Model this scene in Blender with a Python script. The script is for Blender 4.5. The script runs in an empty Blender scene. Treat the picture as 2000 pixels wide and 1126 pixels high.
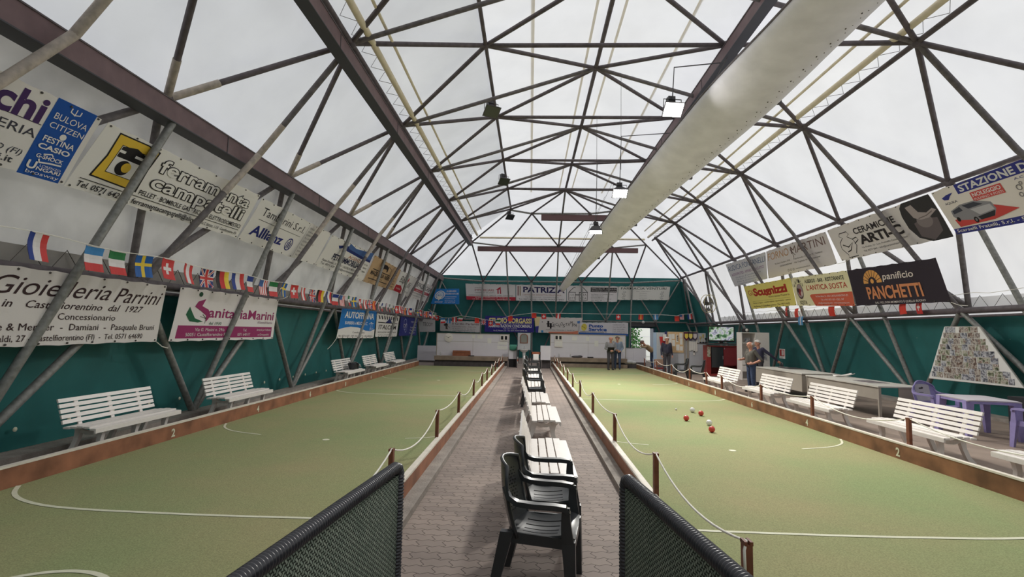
import bpy, bmesh, math, random
from mathutils import Vector, Matrix, Euler
from mathutils.geometry import tessellate_polygon
random.seed(7)
SC = bpy.context.scene
COL = SC.collection
PI = math.pi

# ------------------------------------------------------------------ camera, sky, exposure
cam_data = bpy.data.cameras.new('camera')
cam_data.sensor_width = 36.0
cam_data.lens = 18.0
cam_data.clip_start = 0.05
cam_data.clip_end = 400
cam = bpy.data.objects.new('camera', cam_data)
COL.objects.link(cam)
cam.matrix_world = Matrix(((0.99921755, -0.015689, 0.03630618, 0.0),
                           (0.03485306, -0.08464314, -0.99580159, 0.0),
                           (0.0186962, 0.99628781, -0.0840301, 1.8),
                           (0, 0, 0, 1)))
SC.camera = cam
SC.view_settings.view_transform = 'Standard'
SC.view_settings.look = 'None'
SC.view_settings.gamma = 1
SC.view_settings.use_curve_mapping = False
SC.view_settings.exposure = 0.0

world = bpy.data.worlds.new('overcast sky')
SC.world = world
world.use_nodes = True
wn = world.node_tree
bg = wn.nodes['Background']
bg.inputs['Color'].default_value = (0.97, 0.985, 1.0, 1)
bg.inputs['Strength'].default_value = 1.72

# ------------------------------------------------------------------ materials
def lin(c):
    c = c / 255.0
    return c / 12.92 if c <= 0.04045 else ((c + 0.055) / 1.055) ** 2.4
def S(r, g, b, k=1.0):
    return (lin(r) * k, lin(g) * k, lin(b) * k, 1)
def mat(name, col, rough=0.6, metal=0.0, var=0.0, scale=6.0, bump=0.0, bscale=60.0, coord='Object', spec=0.4, detail=4.0):
    m = bpy.data.materials.new(name)
    m.use_nodes = True
    nt = m.node_tree
    b = nt.nodes['Principled BSDF']
    b.inputs['Base Color'].default_value = col
    b.inputs['Roughness'].default_value = rough
    b.inputs['Metallic'].default_value = metal
    b.inputs['Specular IOR Level'].default_value = spec
    if var or bump:
        tc = nt.nodes.new('ShaderNodeTexCoord')
    if var:
        n = nt.nodes.new('ShaderNodeTexNoise')
        n.inputs['Scale'].default_value = scale
        n.inputs['Detail'].default_value = detail
        nt.links.new(tc.outputs[coord], n.inputs['Vector'])
        r = nt.nodes.new('ShaderNodeValToRGB')
        r.color_ramp.elements[0].position = 0.3
        r.color_ramp.elements[1].position = 0.7
        r.color_ramp.elements[0].color = tuple(max(0, c * (1 - var)) for c in col[:3]) + (1,)
        r.color_ramp.elements[1].color = tuple(min(1, c * (1 + var)) for c in col[:3]) + (1,)
        nt.links.new(n.outputs['Fac'], r.inputs['Fac'])
        nt.links.new(r.outputs['Color'], b.inputs['Base Color'])
    if bump:
        n2 = nt.nodes.new('ShaderNodeTexNoise')
        n2.inputs['Scale'].default_value = bscale
        nt.links.new(tc.outputs[coord], n2.inputs['Vector'])
        bp = nt.nodes.new('ShaderNodeBump')
        bp.inputs['Strength'].default_value = bump
        bp.inputs['Distance'].default_value = 0.02
        nt.links.new(n2.outputs['Fac'], bp.inputs['Height'])
        nt.links.new(bp.outputs['Normal'], b.inputs['Normal'])
    return m
def membrane(name, col, trans, tcol, stain=0.12, scale=0.8):
    """white coated fabric that lets part of the daylight through"""
    m = bpy.data.materials.new(name)
    m.use_nodes = True
    nt = m.node_tree
    nt.nodes.remove(nt.nodes['Principled BSDF'])
    out = nt.nodes['Material Output']
    d = nt.nodes.new('ShaderNodeBsdfDiffuse')
    t = nt.nodes.new('ShaderNodeBsdfTranslucent')
    mx = nt.nodes.new('ShaderNodeMixShader')
    mx.inputs[0].default_value = trans
    tc = nt.nodes.new('ShaderNodeTexCoord')
    n = nt.nodes.new('ShaderNodeTexNoise')
    n.inputs['Scale'].default_value = scale
    n.inputs['Detail'].default_value = 6
    nt.links.new(tc.outputs['Object'], n.inputs['Vector'])
    for node, c in ((d, col), (t, tcol)):
        r = nt.nodes.new('ShaderNodeValToRGB')
        r.color_ramp.elements[0].position = 0.35
        r.color_ramp.elements[1].position = 0.62
        r.color_ramp.elements[0].color = tuple(x * (1 - stain) for x in c[:3]) + (1,)
        r.color_ramp.elements[1].color = tuple(c[:3]) + (1,)
        nt.links.new(n.outputs['Fac'], r.inputs['Fac'])
        nt.links.new(r.outputs['Color'], node.inputs['Color'])
    nt.links.new(d.outputs[0], mx.inputs[1])
    nt.links.new(t.outputs[0], mx.inputs[2])
    nt.links.new(mx.outputs[0], out.inputs['Surface'])
    return m
_flat = {}
def flat(rgb, rough=0.55):
    if rgb not in _flat:
        _flat[rgb] = mat('print_%02x%02x%02x' % rgb, S(*rgb), rough, spec=0.25)
    return _flat[rgb]

M = {
 'steel': mat('painted_tube', S(112, 106, 106), 0.6, 0.0, 0.28, 9, 0.12, 30),
 'bare': mat('bare_tube_end', S(184, 172, 160), 0.6, 0.0, 0.22, 11),
 'steel_dark': mat('dark_tube', S(98, 90, 93), 0.6, 0.0, 0.25, 7),
 'galv': mat('galvanised_tube', S(138, 138, 134), 0.5, 0.25, 0.25, 14),
 'beam': mat('primer_beam', S(120, 98, 100), 0.6, 0.0, 0.15, 3),
 'beam_rear': mat('primer_beam_rear', S(112, 84, 86), 0.6),
 'tarp': mat('green_tarp', S(47, 112, 110), 0.5, 0.0, 0.14, 1.5, 0.25, 2.5, spec=0.3),
 'skirt': mat('grey_skirt_fabric', S(150, 146, 140), 0.7, 0, 0.15, 3),
 'lace': mat('beige_pole', S(236, 224, 196), 0.6, 0, 0.08, 4),
 'cord': mat('pale_cord', S(242, 238, 226), 0.7),
 'cord_dark': mat('dark_cord', S(90, 85, 80), 0.7),
 'black_plastic': mat('black_plastic', S(50, 52, 54), 0.32, spec=0.6),
 'white_plastic': mat('white_plastic', S(238, 232, 226), 0.4, 0, 0.03, 20, spec=0.5),
 'lilac': mat('lilac_plastic', S(150, 140, 190), 0.42, 0, 0.1, 9),
 'lilac_pale': mat('lilac_pale', S(196, 190, 196), 0.5, 0, 0.05, 9),
 'wood': mat('reddish_board', S(150, 100, 74), 0.55, 0, 0.38, 3.0),
 'wood_in': mat('brown_board', S(136, 94, 66), 0.55, 0, 0.45, 2.6),
 'post': mat('post_wood', S(122, 72, 52), 0.5, 0, 0.25, 8),
 'cap': mat('board_cap', S(226, 218, 204), 0.6, 0, 0.08, 8),
 'paint': mat('white_paint', S(218, 217, 192), 0.7, 0, 0.06, 20),
 'concrete': mat('concrete', S(150, 142, 134), 0.85, 0, 0.2, 5, 0.4, 40),
 'panel': mat('grey_panel', S(228, 224, 230), 0.5, 0, 0.02, 3),
 'screed': mat('brown_screed', S(146, 130, 118), 0.7, 0, 0.12, 2.5, 0.15, 30),
 'panel_dark': mat('dark_panel', S(84, 78, 78), 0.6, 0, 0.2, 4),
 'counter': mat('counter_wood', S(146, 128, 114), 0.55, 0, 0.2, 3),
 'counter_dark': mat('dark_mat', S(76, 70, 70), 0.7, 0, 0.2, 6),
 'chrome': mat('chrome', S(200, 200, 205), 0.25, 0.9),
 'ceramic': mat('ceramic', S(240, 238, 232), 0.15, spec=0.6),
 'tile': mat('tile', S(222, 222, 220), 0.25, spec=0.5),
 'paper': mat('paper', S(236, 234, 228), 0.8),
 'black': mat('black_matt', S(30, 29, 31), 0.6),
 'red_cab': mat('red_cabinet', S(150, 54, 52), 0.45, 0, 0.12, 4),
 'wine': mat('wine_door', S(128, 46, 52), 0.4, 0, 0.08, 4),
 'glass_dark': mat('dark_glass', S(40, 46, 50), 0.12, spec=0.6),
 'cork': mat('cork', S(222, 190, 146), 0.8, 0, 0.1, 30),
 'partition': mat('pale_blue_partition', S(196, 200, 206), 0.5, 0, 0.03, 3),
 'blue': mat('dark_blue_metal', S(46, 66, 96), 0.45),
 'metal_dark': mat('dark_metal', S(82, 80, 82), 0.5, 0.3),
 'table_top': mat('grey_laminate', S(204, 200, 190), 0.4, 0, 0.04, 3, spec=0.5),
 'table_side': mat('grey_table_side', S(168, 160, 148), 0.5, 0, 0.06, 3),
 'duct': mat('coated_duct_fabric', S(240, 238, 244), 0.6, 0, 0.07, 2.2),
 'hose': mat('corrugated_hose', S(52, 52, 58), 0.3, spec=0.7),
 'jacket': mat('dark_jacket', S(38, 38, 42), 0.6, 0, 0.2, 20),
 'bag': mat('pale_cloth', S(190, 188, 190), 0.8),
 'red_ball': mat('red_ball', S(206, 70, 58), 0.25, spec=0.6),
 'white_ball': mat('white_ball', S(236, 234, 230), 0.25, spec=0.6),
 'skin': mat('skin', S(206, 150, 128), 0.5),
 'hair_white': mat('white_hair', S(222, 216, 210), 0.8),
 'hair_grey': mat('grey_hair', S(128, 112, 102), 0.8),
 'cap_cloth': mat('grey_cap', S(130, 104, 98), 0.8),
 'denim': mat('denim', S(66, 80, 108), 0.8, 0, 0.2, 25),
 'dark_trousers': mat('dark_trousers', S(74, 72, 78), 0.8),
 'shoe': mat('shoe', S(60, 56, 56), 0.5),
 'grey_shirt': mat('grey_shirt', S(140, 138, 140), 0.8, 0, 0.08, 20),
 'denim_shirt': mat('denim_shirt', S(130, 142, 160), 0.8, 0, 0.1, 20),
 'beige_jacket': mat('beige_jacket', S(176, 150, 118), 0.8, 0, 0.08, 12),
 'navy_jacket': mat('navy_jacket', S(58, 58, 74), 0.7, 0, 0.1, 12),
 'grey_tee': mat('grey_tee', S(92, 88, 82), 0.8, 0, 0.08, 12),
 'navy_knit': mat('navy_knit', S(58, 56, 78), 0.8, 0, 0.08, 14),
 'leaf': mat('leaf', S(70, 120, 60), 0.6, 0, 0.4, 8),
 'facade': mat('white_facade', S(236, 234, 228), 0.7),
 'yard': mat('yard_paving', S(190, 186, 178), 0.85, 0, 0.1, 3),
 'brown_box': mat('brown_case', S(150, 92, 66), 0.5, 0, 0.2, 6),
 'green_bag': mat('green_plastic', S(70, 140, 120), 0.5),
 'brass': mat('fan_guard', S(196, 184, 140), 0.35, 0.7),
 'terracotta': mat('orange_card', S(214, 120, 90), 0.7),
}
M['seam'] = membrane('seam_fabric', (0.8, 0.75, 0.64), 0.5, (0.80, 0.74, 0.62), 0.02)
M['under'] = mat('beam_underside_shade', S(74, 74, 78), 0.6)  # dark tone standing in for the shade below the beams
M['roof'] = membrane('roof_membrane', (0.82, 0.82, 0.83), 0.52, (0.80, 0.80, 0.815), 0.06)
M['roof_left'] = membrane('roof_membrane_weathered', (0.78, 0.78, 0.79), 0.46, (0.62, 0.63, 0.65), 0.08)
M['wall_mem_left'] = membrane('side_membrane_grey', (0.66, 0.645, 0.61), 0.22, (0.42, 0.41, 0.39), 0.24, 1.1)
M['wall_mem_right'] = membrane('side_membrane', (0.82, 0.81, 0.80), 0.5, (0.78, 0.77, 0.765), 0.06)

def emit(name, col, strength):
    m = bpy.data.materials.new(name)
    m.use_nodes = True
    nt = m.node_tree
    b = nt.nodes['Principled BSDF']
    b.inputs['Emission Color'].default_value = col
    b.inputs['Emission Strength'].default_value = strength
    return m
M['lamp_lit'] = emit('lit_lamp', (1, 0.98, 0.95, 1), 60)

def carpet_mat():
    m = mat('court_carpet', S(150, 152, 110), 0.9, spec=0.1)
    nt = m.node_tree
    b = nt.nodes['Principled BSDF']
    tc = nt.nodes.new('ShaderNodeTexCoord')
    big = nt.nodes.new('ShaderNodeTexNoise'); big.inputs['Scale'].default_value = 0.55; big.inputs['Detail'].default_value = 5
    fine = nt.nodes.new('ShaderNodeTexNoise'); fine.inputs['Scale'].default_value = 85; fine.inputs['Detail'].default_value = 3
    nt.links.new(tc.outputs['Object'], big.inputs['Vector']); nt.links.new(tc.outputs['Object'], fine.inputs['Vector'])
    r = nt.nodes.new('ShaderNodeValToRGB')
    r.color_ramp.elements[0].position = 0.32; r.color_ramp.elements[0].color = S(146, 158, 112)
    r.color_ramp.elements[1].position = 0.68; r.color_ramp.elements[1].color = S(164, 158, 118)
    nt.links.new(big.outputs['Fac'], r.inputs['Fac'])
    r2 = nt.nodes.new('ShaderNodeValToRGB')
    r2.color_ramp.elements[0].position = 0.3; r2.color_ramp.elements[0].color = (0.74, 0.74, 0.74, 1)
    r2.color_ramp.elements[1].position = 0.7; r2.color_ramp.elements[1].color = (1.12, 1.12, 1.12, 1)
    nt.links.new(fine.outputs['Fac'], r2.inputs['Fac'])
    mx = nt.nodes.new('ShaderNodeMix'); mx.data_type = 'RGBA'; mx.blend_type = 'MULTIPLY'; mx.inputs['Factor'].default_value = 1
    nt.links.new(r.outputs['Color'], mx.inputs['A']); nt.links.new(r2.outputs['Color'], mx.inputs['B'])
    nt.links.new(mx.outputs['Result'], b.inputs['Base Color'])
    bp = nt.nodes.new('ShaderNodeBump'); bp.inputs['Strength'].default_value = 0.25; bp.inputs['Distance'].default_value = 0.01
    nt.links.new(fine.outputs['Fac'], bp.inputs['Height']); nt.links.new(bp.outputs['Normal'], b.inputs['Normal'])
    return m
M['carpet'] = carpet_mat()

def math_node(nt, op, a, b=None):
    n = nt.nodes.new('ShaderNodeMath'); n.operation = op
    for i, x in enumerate((a, b)):
        if x is None: continue
        if isinstance(x, (int, float)): n.inputs[i].default_value = x
        else: nt.links.new(x, n.inputs[i])
    return n.outputs[0]
def paving_mat():
    """interlocking zig-zag concrete pavers"""
    m = mat('interlocking_pavers', S(150, 138, 128), 0.75, spec=0.3)
    nt = m.node_tree
    b = nt.nodes['Principled BSDF']
    tc = nt.nodes.new('ShaderNodeTexCoord')
    sp = nt.nodes.new('ShaderNodeSeparateXYZ'); nt.links.new(tc.outputs['Object'], sp.inputs[0])
    x, y = sp.outputs[0], sp.outputs[1]
    zx = math_node(nt, 'PINGPONG', math_node(nt, 'ADD', y, 50.03), 0.06)
    zy = math_node(nt, 'PINGPONG', math_node(nt, 'ADD', x, 50.0), 0.0565)
    zx = math_node(nt, 'MULTIPLY', zx, 0.7)
    zy = math_node(nt, 'MULTIPLY', zy, 0.5)
    cx = nt.nodes.new('ShaderNodeCombineXYZ')
    nt.links.new(math_node(nt, 'ADD', x, zx), cx.inputs[0]); nt.links.new(math_node(nt, 'ADD', y, zy), cx.inputs[1])
    br = nt.nodes.new('ShaderNodeTexBrick')
    nt.links.new(cx.outputs[0], br.inputs['Vector'])
    br.inputs['Scale'].default_value = 1.0
    br.inputs['Brick Width'].default_value = 0.226
    br.inputs['Row Height'].default_value = 0.12
    br.inputs['Mortar Size'].default_value = 0.0045
    br.inputs['Mortar Smooth'].default_value = 0.4
    br.inputs['Bias'].default_value = -0.1
    br.inputs['Color1'].default_value = S(158, 144, 136)
    br.inputs['Color2'].default_value = S(142, 130, 124)
    br.inputs['Mortar'].default_value = S(84, 74, 68)
    n = nt.nodes.new('ShaderNodeTexNoise'); n.inputs['Scale'].default_value = 1.1; n.inputs['Detail'].default_value = 8
    nt.links.new(tc.outputs['Object'], n.inputs['Vector'])
    r = nt.nodes.new('ShaderNodeValToRGB')
    r.color_ramp.elements[0].position = 0.3; r.color_ramp.elements[0].color = (0.78, 0.77, 0.76, 1)
    r.color_ramp.elements[1].position = 0.7; r.color_ramp.elements[1].color = (1.12, 1.1, 1.07, 1)
    nt.links.new(n.outputs['Fac'], r.inputs['Fac'])
    mx = nt.nodes.new('ShaderNodeMix'); mx.data_type = 'RGBA'; mx.blend_type = 'MULTIPLY'; mx.inputs['Factor'].default_value = 1
    nt.links.new(br.outputs['Color'], mx.inputs['A']); nt.links.new(r.outputs['Color'], mx.inputs['B'])
    nt.links.new(mx.outputs['Result'], b.inputs['Base Color'])
    bp = nt.nodes.new('ShaderNodeBump'); bp.inputs['Strength'].default_value = 0.5; bp.inputs['Distance'].default_value = 0.006; bp.invert = True
    nt.links.new(br.outputs['Fac'], bp.inputs['Height']); nt.links.new(bp.outputs['Normal'], b.inputs['Normal'])
    return m
M['paving'] = paving_mat()

def net_mat():
    """green woven windbreak net: columns of pale stitches on dark ground"""
    m = mat('woven_net', S(60, 72, 64), 0.7, spec=0.2)
    nt = m.node_tree
    b = nt.nodes['Principled BSDF']
    tc = nt.nodes.new('ShaderNodeTexCoord')
    sp = nt.nodes.new('ShaderNodeSeparateXYZ'); nt.links.new(tc.outputs['Object'], sp.inputs[0])
    z, y = sp.outputs[2], sp.outputs[1]
    wob = math_node(nt, 'MULTIPLY', math_node(nt, 'SINE', math_node(nt, 'MULTIPLY', z, 230.0)), 0.0050)
    cx = nt.nodes.new('ShaderNodeCombineXYZ')
    nt.links.new(z, cx.inputs[0]); nt.links.new(math_node(nt, 'ADD', y, wob), cx.inputs[1])
    br = nt.nodes.new('ShaderNodeTexBrick'); nt.links.new(cx.outputs[0], br.inputs['Vector'])
    br.inputs['Scale'].default_value = 1
    br.inputs['Brick Width'].default_value = 0.0273; br.inputs['Row Height'].default_value = 0.019
    br.inputs['Mortar Size'].default_value = 0.0042; br.inputs['Mortar Smooth'].default_value = 0.5
    br.inputs['Color1'].default_value = S(158, 168, 152); br.inputs['Color2'].default_value = S(128, 142, 128)
    br.inputs['Mortar'].default_value = S(34, 42, 36)
    nt.links.new(br.outputs['Color'], b.inputs['Base Color'])
    bp = nt.nodes.new('ShaderNodeBump'); bp.inputs['Strength'].default_value = 0.6; bp.inputs['Distance'].default_value = 0.004; bp.invert = True
    nt.links.new(br.outputs['Fac'], bp.inputs['Height']); nt.links.new(bp.outputs['Normal'], b.inputs['Normal'])
    return m
M['net'] = net_mat()

def picture_mat(name, cols, scale, emission=0.0):
    """a blurry little picture: noise broken into a few colours"""
    m = mat(name, (0.5, 0.5, 0.5, 1), 0.4)
    nt = m.node_tree
    b = nt.nodes['Principled BSDF']
    tc = nt.nodes.new('ShaderNodeTexCoord')
    inf = nt.nodes.new('ShaderNodeObjectInfo')
    off = nt.nodes.new('ShaderNodeVectorMath'); off.operation = 'ADD'
    mul = nt.nodes.new('ShaderNodeMath'); mul.operation = 'MULTIPLY'; mul.inputs[1].default_value = 90
    nt.links.new(inf.outputs['Random'], mul.inputs[0])
    nt.links.new(tc.outputs['Object'], off.inputs[0]); nt.links.new(mul.outputs[0], off.inputs[1])
    n = nt.nodes.new('ShaderNodeTexNoise'); n.inputs['Scale'].default_value = scale; n.inputs['Detail'].default_value = 3
    nt.links.new(off.outputs[0], n.inputs['Vector'])
    r = nt.nodes.new('ShaderNodeValToRGB'); r.color_ramp.interpolation = 'LINEAR'
    k = len(cols)
    r.color_ramp.elements[0].position = 0.3; r.color_ramp.elements[0].color = S(*cols[0])
    r.color_ramp.elements[1].position = 0.7; r.color_ramp.elements[1].color = S(*cols[-1])
    for i in range(1, k - 1):
        e = r.color_ramp.elements.new(0.3 + 0.4 * i / (k - 1)); e.color = S(*cols[i])
    nt.links.new(n.outputs['Fac'], r.inputs['Fac'])
    nt.links.new(r.outputs['Color'], b.inputs['Base Color'])
    if emission:
        nt.links.new(r.outputs['Color'], b.inputs['Emission Color']); b.inputs['Emission Strength'].default_value = emission
    return m
M['photo_a'] = picture_mat('snapshot_brown', [(60, 46, 42), (120, 96, 84), (196, 188, 176), (90, 70, 66), (214, 208, 200)], 9)
M['photo_b'] = picture_mat('snapshot_cool', [(40, 44, 52), (110, 112, 120), (204, 204, 206), (86, 88, 104), (170, 160, 150)], 9)
M['photo_c'] = picture_mat('snapshot_green', [(46, 54, 40), (120, 124, 96), (198, 196, 180), (120, 88, 76), (220, 214, 206)], 9)
M['screen'] = picture_mat('television_picture', [(36, 48, 50), (78, 130, 84), (176, 196, 176), (220, 222, 234), (150, 150, 180), (90, 128, 96)], 5, 0.35)

# ------------------------------------------------------------------ mesh helpers
class MB:
    """collects shapes, then becomes ONE mesh object"""
    def __init__(s):
        s.v = []; s.f = []; s.mi = []
    def add(s, vs, fs, mi=0):
        o = len(s.v)
        s.v += [tuple(p) for p in vs]
        for f in fs:
            s.f.append(tuple(i + o for i in f)); s.mi.append(mi)
        return s
    def box(s, x0, x1, y0, y1, z0, z1, mi=0, mtx=None):
        vs = [Vector(p) for p in ((x0, y0, z0), (x1, y0, z0), (x1, y1, z0), (x0, y1, z0), (x0, y0, z1), (x1, y0, z1), (x1, y1, z1), (x0, y1, z1))]
        if mtx: vs = [mtx @ p for p in vs]
        return s.add(vs, [(0, 3, 2, 1), (4, 5, 6, 7), (0, 1, 5, 4), (1, 2, 6, 5), (2, 3, 7, 6), (3, 0, 4, 7)], mi)
    def tube(s, pts, r, n=10, mi=0, cap=True, closed=False):
        pts = [Vector(p) for p in pts]
        k = len(pts)
        rr = r if isinstance(r, (list, tuple)) else [r] * k
        vs = []; up = None
        for i, p in enumerate(pts):
            a = pts[i - 1] if (i or closed) else p
            b = pts[(i + 1) % k] if (i < k - 1 or closed) else p
            d = (b - a).normalized()
            if up is None:
                up = d.cross(Vector((0, 0, 1)))
                if up.length < 1e-3: up = d.cross(Vector((1, 0, 0)))
                up.normalize()
            else:
                up = up - d * up.dot(d)
                up.normalize()
            w = d.cross(up)
            for j in range(n):
                t = 2 * PI * j / n
                vs.append(p + (up * math.cos(t) + w * math.sin(t)) * rr[i])
        fs = []
        for i in range(k if closed else k - 1):
            for j in range(n):
                a = i * n + j; b = i * n + (j + 1) % n
                c = ((i + 1) % k) * n + (j + 1) % n; d = ((i + 1) % k) * n + j
                fs.append((a, b, c, d))
        if cap and not closed:
            fs.append(tuple(reversed(range(n)))); fs.append(tuple(range((k - 1) * n, k * n)))
        return s.add(vs, fs, mi)
    def bar(s, pts, w, h, mi=0, side=None):
        """flat bar of section w x h along a path"""
        pts = [Vector(p) for p in pts]; vs = []; k = len(pts)
        for i, p in enumerate(pts):
            a = pts[max(i - 1, 0)]; b = pts[min(i + 1, k - 1)]
            d = (b - a).normalized()
            sd = Vector(side) if side else d.cross(Vector((0, 0, 1)))
            sd = (sd - d * sd.dot(d)).normalized(); u = d.cross(sd)
            ww = w[i] if isinstance(w, (list, tuple)) else w
            hh = h[i] if isinstance(h, (list, tuple)) else h
            for x, y in ((-1, -1), (1, -1), (1, 1), (-1, 1)):
                vs.append(p + sd * x * ww / 2 + u * y * hh / 2)
        fs = [(0, 3, 2, 1), tuple(range(4 * k - 4, 4 * k))]
        for i in range(k - 1):
            for j in range(4):
                fs.append((i * 4 + j, i * 4 + (j + 1) % 4, i * 4 + 4 + (j + 1) % 4, i * 4 + 4 + j))
        return s.add(vs, fs, mi)
    def lathe(s, prof, c=(0, 0, 0), n=20, mi=0, axis='z', mtx=None):
        vs = []; c = Vector(c)
        for r, z in prof:
            for j in range(n):
                t = 2 * PI * j / n
                p = Vector((r * math.cos(t), r * math.sin(t), z))
                if axis == 'y': p = Vector((p.x, p.z, p.y))
                if axis == 'x': p = Vector((p.z, p.x, p.y))
                vs.append((mtx @ p if mtx else p) + c)
        fs = []
        for i in range(len(prof) - 1):
            for j in range(n):
                fs.append((i * n + j, i * n + (j + 1) % n, (i + 1) * n + (j + 1) % n, (i + 1) * n + j))
        if prof[0][0] > 1e-5: fs.append(tuple(reversed(range(n))))
        if prof[-1][0] > 1e-5: fs.append(tuple(range((len(prof) - 1) * n, len(prof) * n)))
        return s.add(vs, fs, mi)
    def ball(s, c, r, n=16, m=10, mi=0):
        r = r if isinstance(r, (list, tuple)) else (r, r, r)
        vs = []; c = Vector(c)
        for i in range(m + 1):
            ph = PI * i / m
            for j in range(n):
                t = 2 * PI * j / n
                vs.append(c + Vector((r[0] * math.sin(ph) * math.cos(t), r[1] * math.sin(ph) * math.sin(t), -r[2] * math.cos(ph))))
        fs = []
        for i in range(m):
            for j in range(n):
                fs.append((i * n + j, i * n + (j + 1) % n, (i + 1) * n + (j + 1) % n, (i + 1) * n + j))
        return s.add(vs, fs, mi)
    def sheet(s, fn, nu, nv, th, keep=None, mi=0):
        """thick shell over the surface fn(u,v); keep(i,j) drops cells to make slots"""
        P = [[Vector(fn(i / nu, j / nv)) for j in range(nv + 1)] for i in range(nu + 1)]
        N = []
        for i in range(nu + 1):
            row = []
            for j in range(nv + 1):
                du = P[min(i + 1, nu)][j] - P[max(i - 1, 0)][j]
                dv = P[i][min(j + 1, nv)] - P[i][max(j - 1, 0)]
                q = du.cross(dv)
                row.append(q.normalized() if q.length > 1e-9 else Vector((0, 0, 1)))
            N.append(row)
        W = nv + 1
        vs = [P[i][j] + N[i][j] * th / 2 for i in range(nu + 1) for j in range(W)] + [P[i][j] - N[i][j] * th / 2 for i in range(nu + 1) for j in range(W)]
        K = (nu + 1) * W
        ok = lambda i, j: 0 <= i < nu and 0 <= j < nv and (keep is None or keep(i, j))
        fs = []
        for i in range(nu):
            for j in range(nv):
                if not ok(i, j): continue
                a, b, c, d = i * W + j, (i + 1) * W + j, (i + 1) * W + j + 1, i * W + j + 1
                fs.append((a, b, c, d)); fs.append((d + K, c + K, b + K, a + K))
                if not ok(i, j - 1): fs.append((b, a, a + K, b + K))
                if not ok(i, j + 1): fs.append((d, c, c + K, d + K))
                if not ok(i - 1, j): fs.append((a, d, d + K, a + K))
                if not ok(i + 1, j): fs.append((c, b, b + K, c + K))
        return s.add(vs, fs, mi)
    def prism(s, poly, fn, mi=0):
        """polygon swept between fn(p,0) and fn(p,1)"""
        k = len(poly)
        vs = [fn(p, 0) for p in poly] + [fn(p, 1) for p in poly]
        tr = tessellate_polygon([[Vector((p[0], p[1], 0)) for p in poly]])
        fs = [tuple(t) for t in tr] + [tuple(i + k for i in reversed(t)) for t in tr]
        for i in range(k):
            fs.append((i, (i + 1) % k, k + (i + 1) % k, k + i))
        return s.add(vs, fs, mi)
    def build(s, name, mats, parent=None, smooth=False, loc=None):
        me = bpy.data.meshes.new(name)
        me.from_pydata(s.v, [], s.f)
        mats = mats if isinstance(mats, (list, tuple)) else [mats]
        for m in mats: me.materials.append(M[m] if isinstance(m, str) else m)
        if len(mats) > 1:
            me.polygons.foreach_set('material_index', s.mi)
        if smooth:
            me.polygons.foreach_set('use_smooth', [True] * len(me.polygons))
            if smooth == 'auto':
                try: me.set_sharp_from_angle(angle=0.7)
                except Exception: pass
        me.validate()
        bm = bmesh.new(); bm.from_mesh(me); bmesh.ops.recalc_face_normals(bm, faces=bm.faces); bm.to_mesh(me); bm.free()
        if smooth == 'auto':
            try: me.set_sharp_from_angle(angle=0.7)
            except Exception: pass
        o = bpy.data.objects.new(name, me)
        COL.objects.link(o)
        if parent is not None: o.parent = parent
        if loc is not None: o.location = loc
        return o

def tag(o, label, cat, group=None):
    o['label'] = label; o['category'] = cat
    if group: o['group'] = group
    return o
def thing(name, label, cat, loc=(0, 0, 0), rz=0.0, group=None):
    o = bpy.data.objects.new(name, None)
    o.empty_display_size = 0.2
    COL.objects.link(o)
    o.location = loc; o.rotation_euler = (0, 0, rz)
    return tag(o, label, cat, group)
def structure(o):
    o['kind'] = 'structure'
    return o
def dup(root, loc, rz=None, label=None, group=None, scale=None):
    r = root.copy(); COL.objects.link(r)
    r.location = loc
    if rz is not None: r.rotation_euler = (0, 0, rz)
    if label: r['label'] = label
    if group: r['group'] = group
    if scale: r.scale = scale
    for ch in list(root.children):
        c = ch.copy(); COL.objects.link(c); c.parent = r
        for g in list(ch.children):
            d = g.copy(); COL.objects.link(d); d.parent = c
    return r
ORD = ['first', 'second', 'third', 'fourth', 'fifth', 'sixth', 'seventh', 'eighth', 'ninth', 'tenth', 'eleventh', 'twelfth', 'thirteenth', 'fourteenth', 'fifteenth', 'sixteenth']

# ------------------------------------------------------------------ lettering helper
_txt = {}
def text_mesh(body, bold=0.0):
    key = (body, bold)
    if key not in _txt:
        c = bpy.data.curves.new('lettering', 'FONT')
        c.body = body; c.resolution_u = 5 if len(body) < 13 else 2; c.offset = bold
        o = bpy.data.objects.new('lettering', c)
        me = bpy.data.meshes.new_from_object(o)
        vs = [v.co.copy() for v in me.vertices]; fs = [tuple(p.vertices) for p in me.polygons]
        bpy.data.objects.remove(o); bpy.data.curves.remove(c); bpy.data.meshes.remove(me)
        _txt[key] = (vs, fs, min(v.x for v in vs), max(v.x for v in vs))
    return _txt[key]
def write(mb, body, org, xd, yd, h, width=None, bold=0.0, mi=0, center=False):
    vs, fs, x0, x1 = text_mesh(body, bold)
    k = h / 0.73
    kx = width / (x1 - x0) if width else k
    xd = Vector(xd).normalized(); yd = Vector(yd).normalized(); org = Vector(org)
    sh = (x1 - x0) * kx / 2 if center else 0
    mb.add([org + xd * ((v.x - x0) * kx - sh) + yd * (v.y * k) for v in vs], fs, mi)

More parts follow.
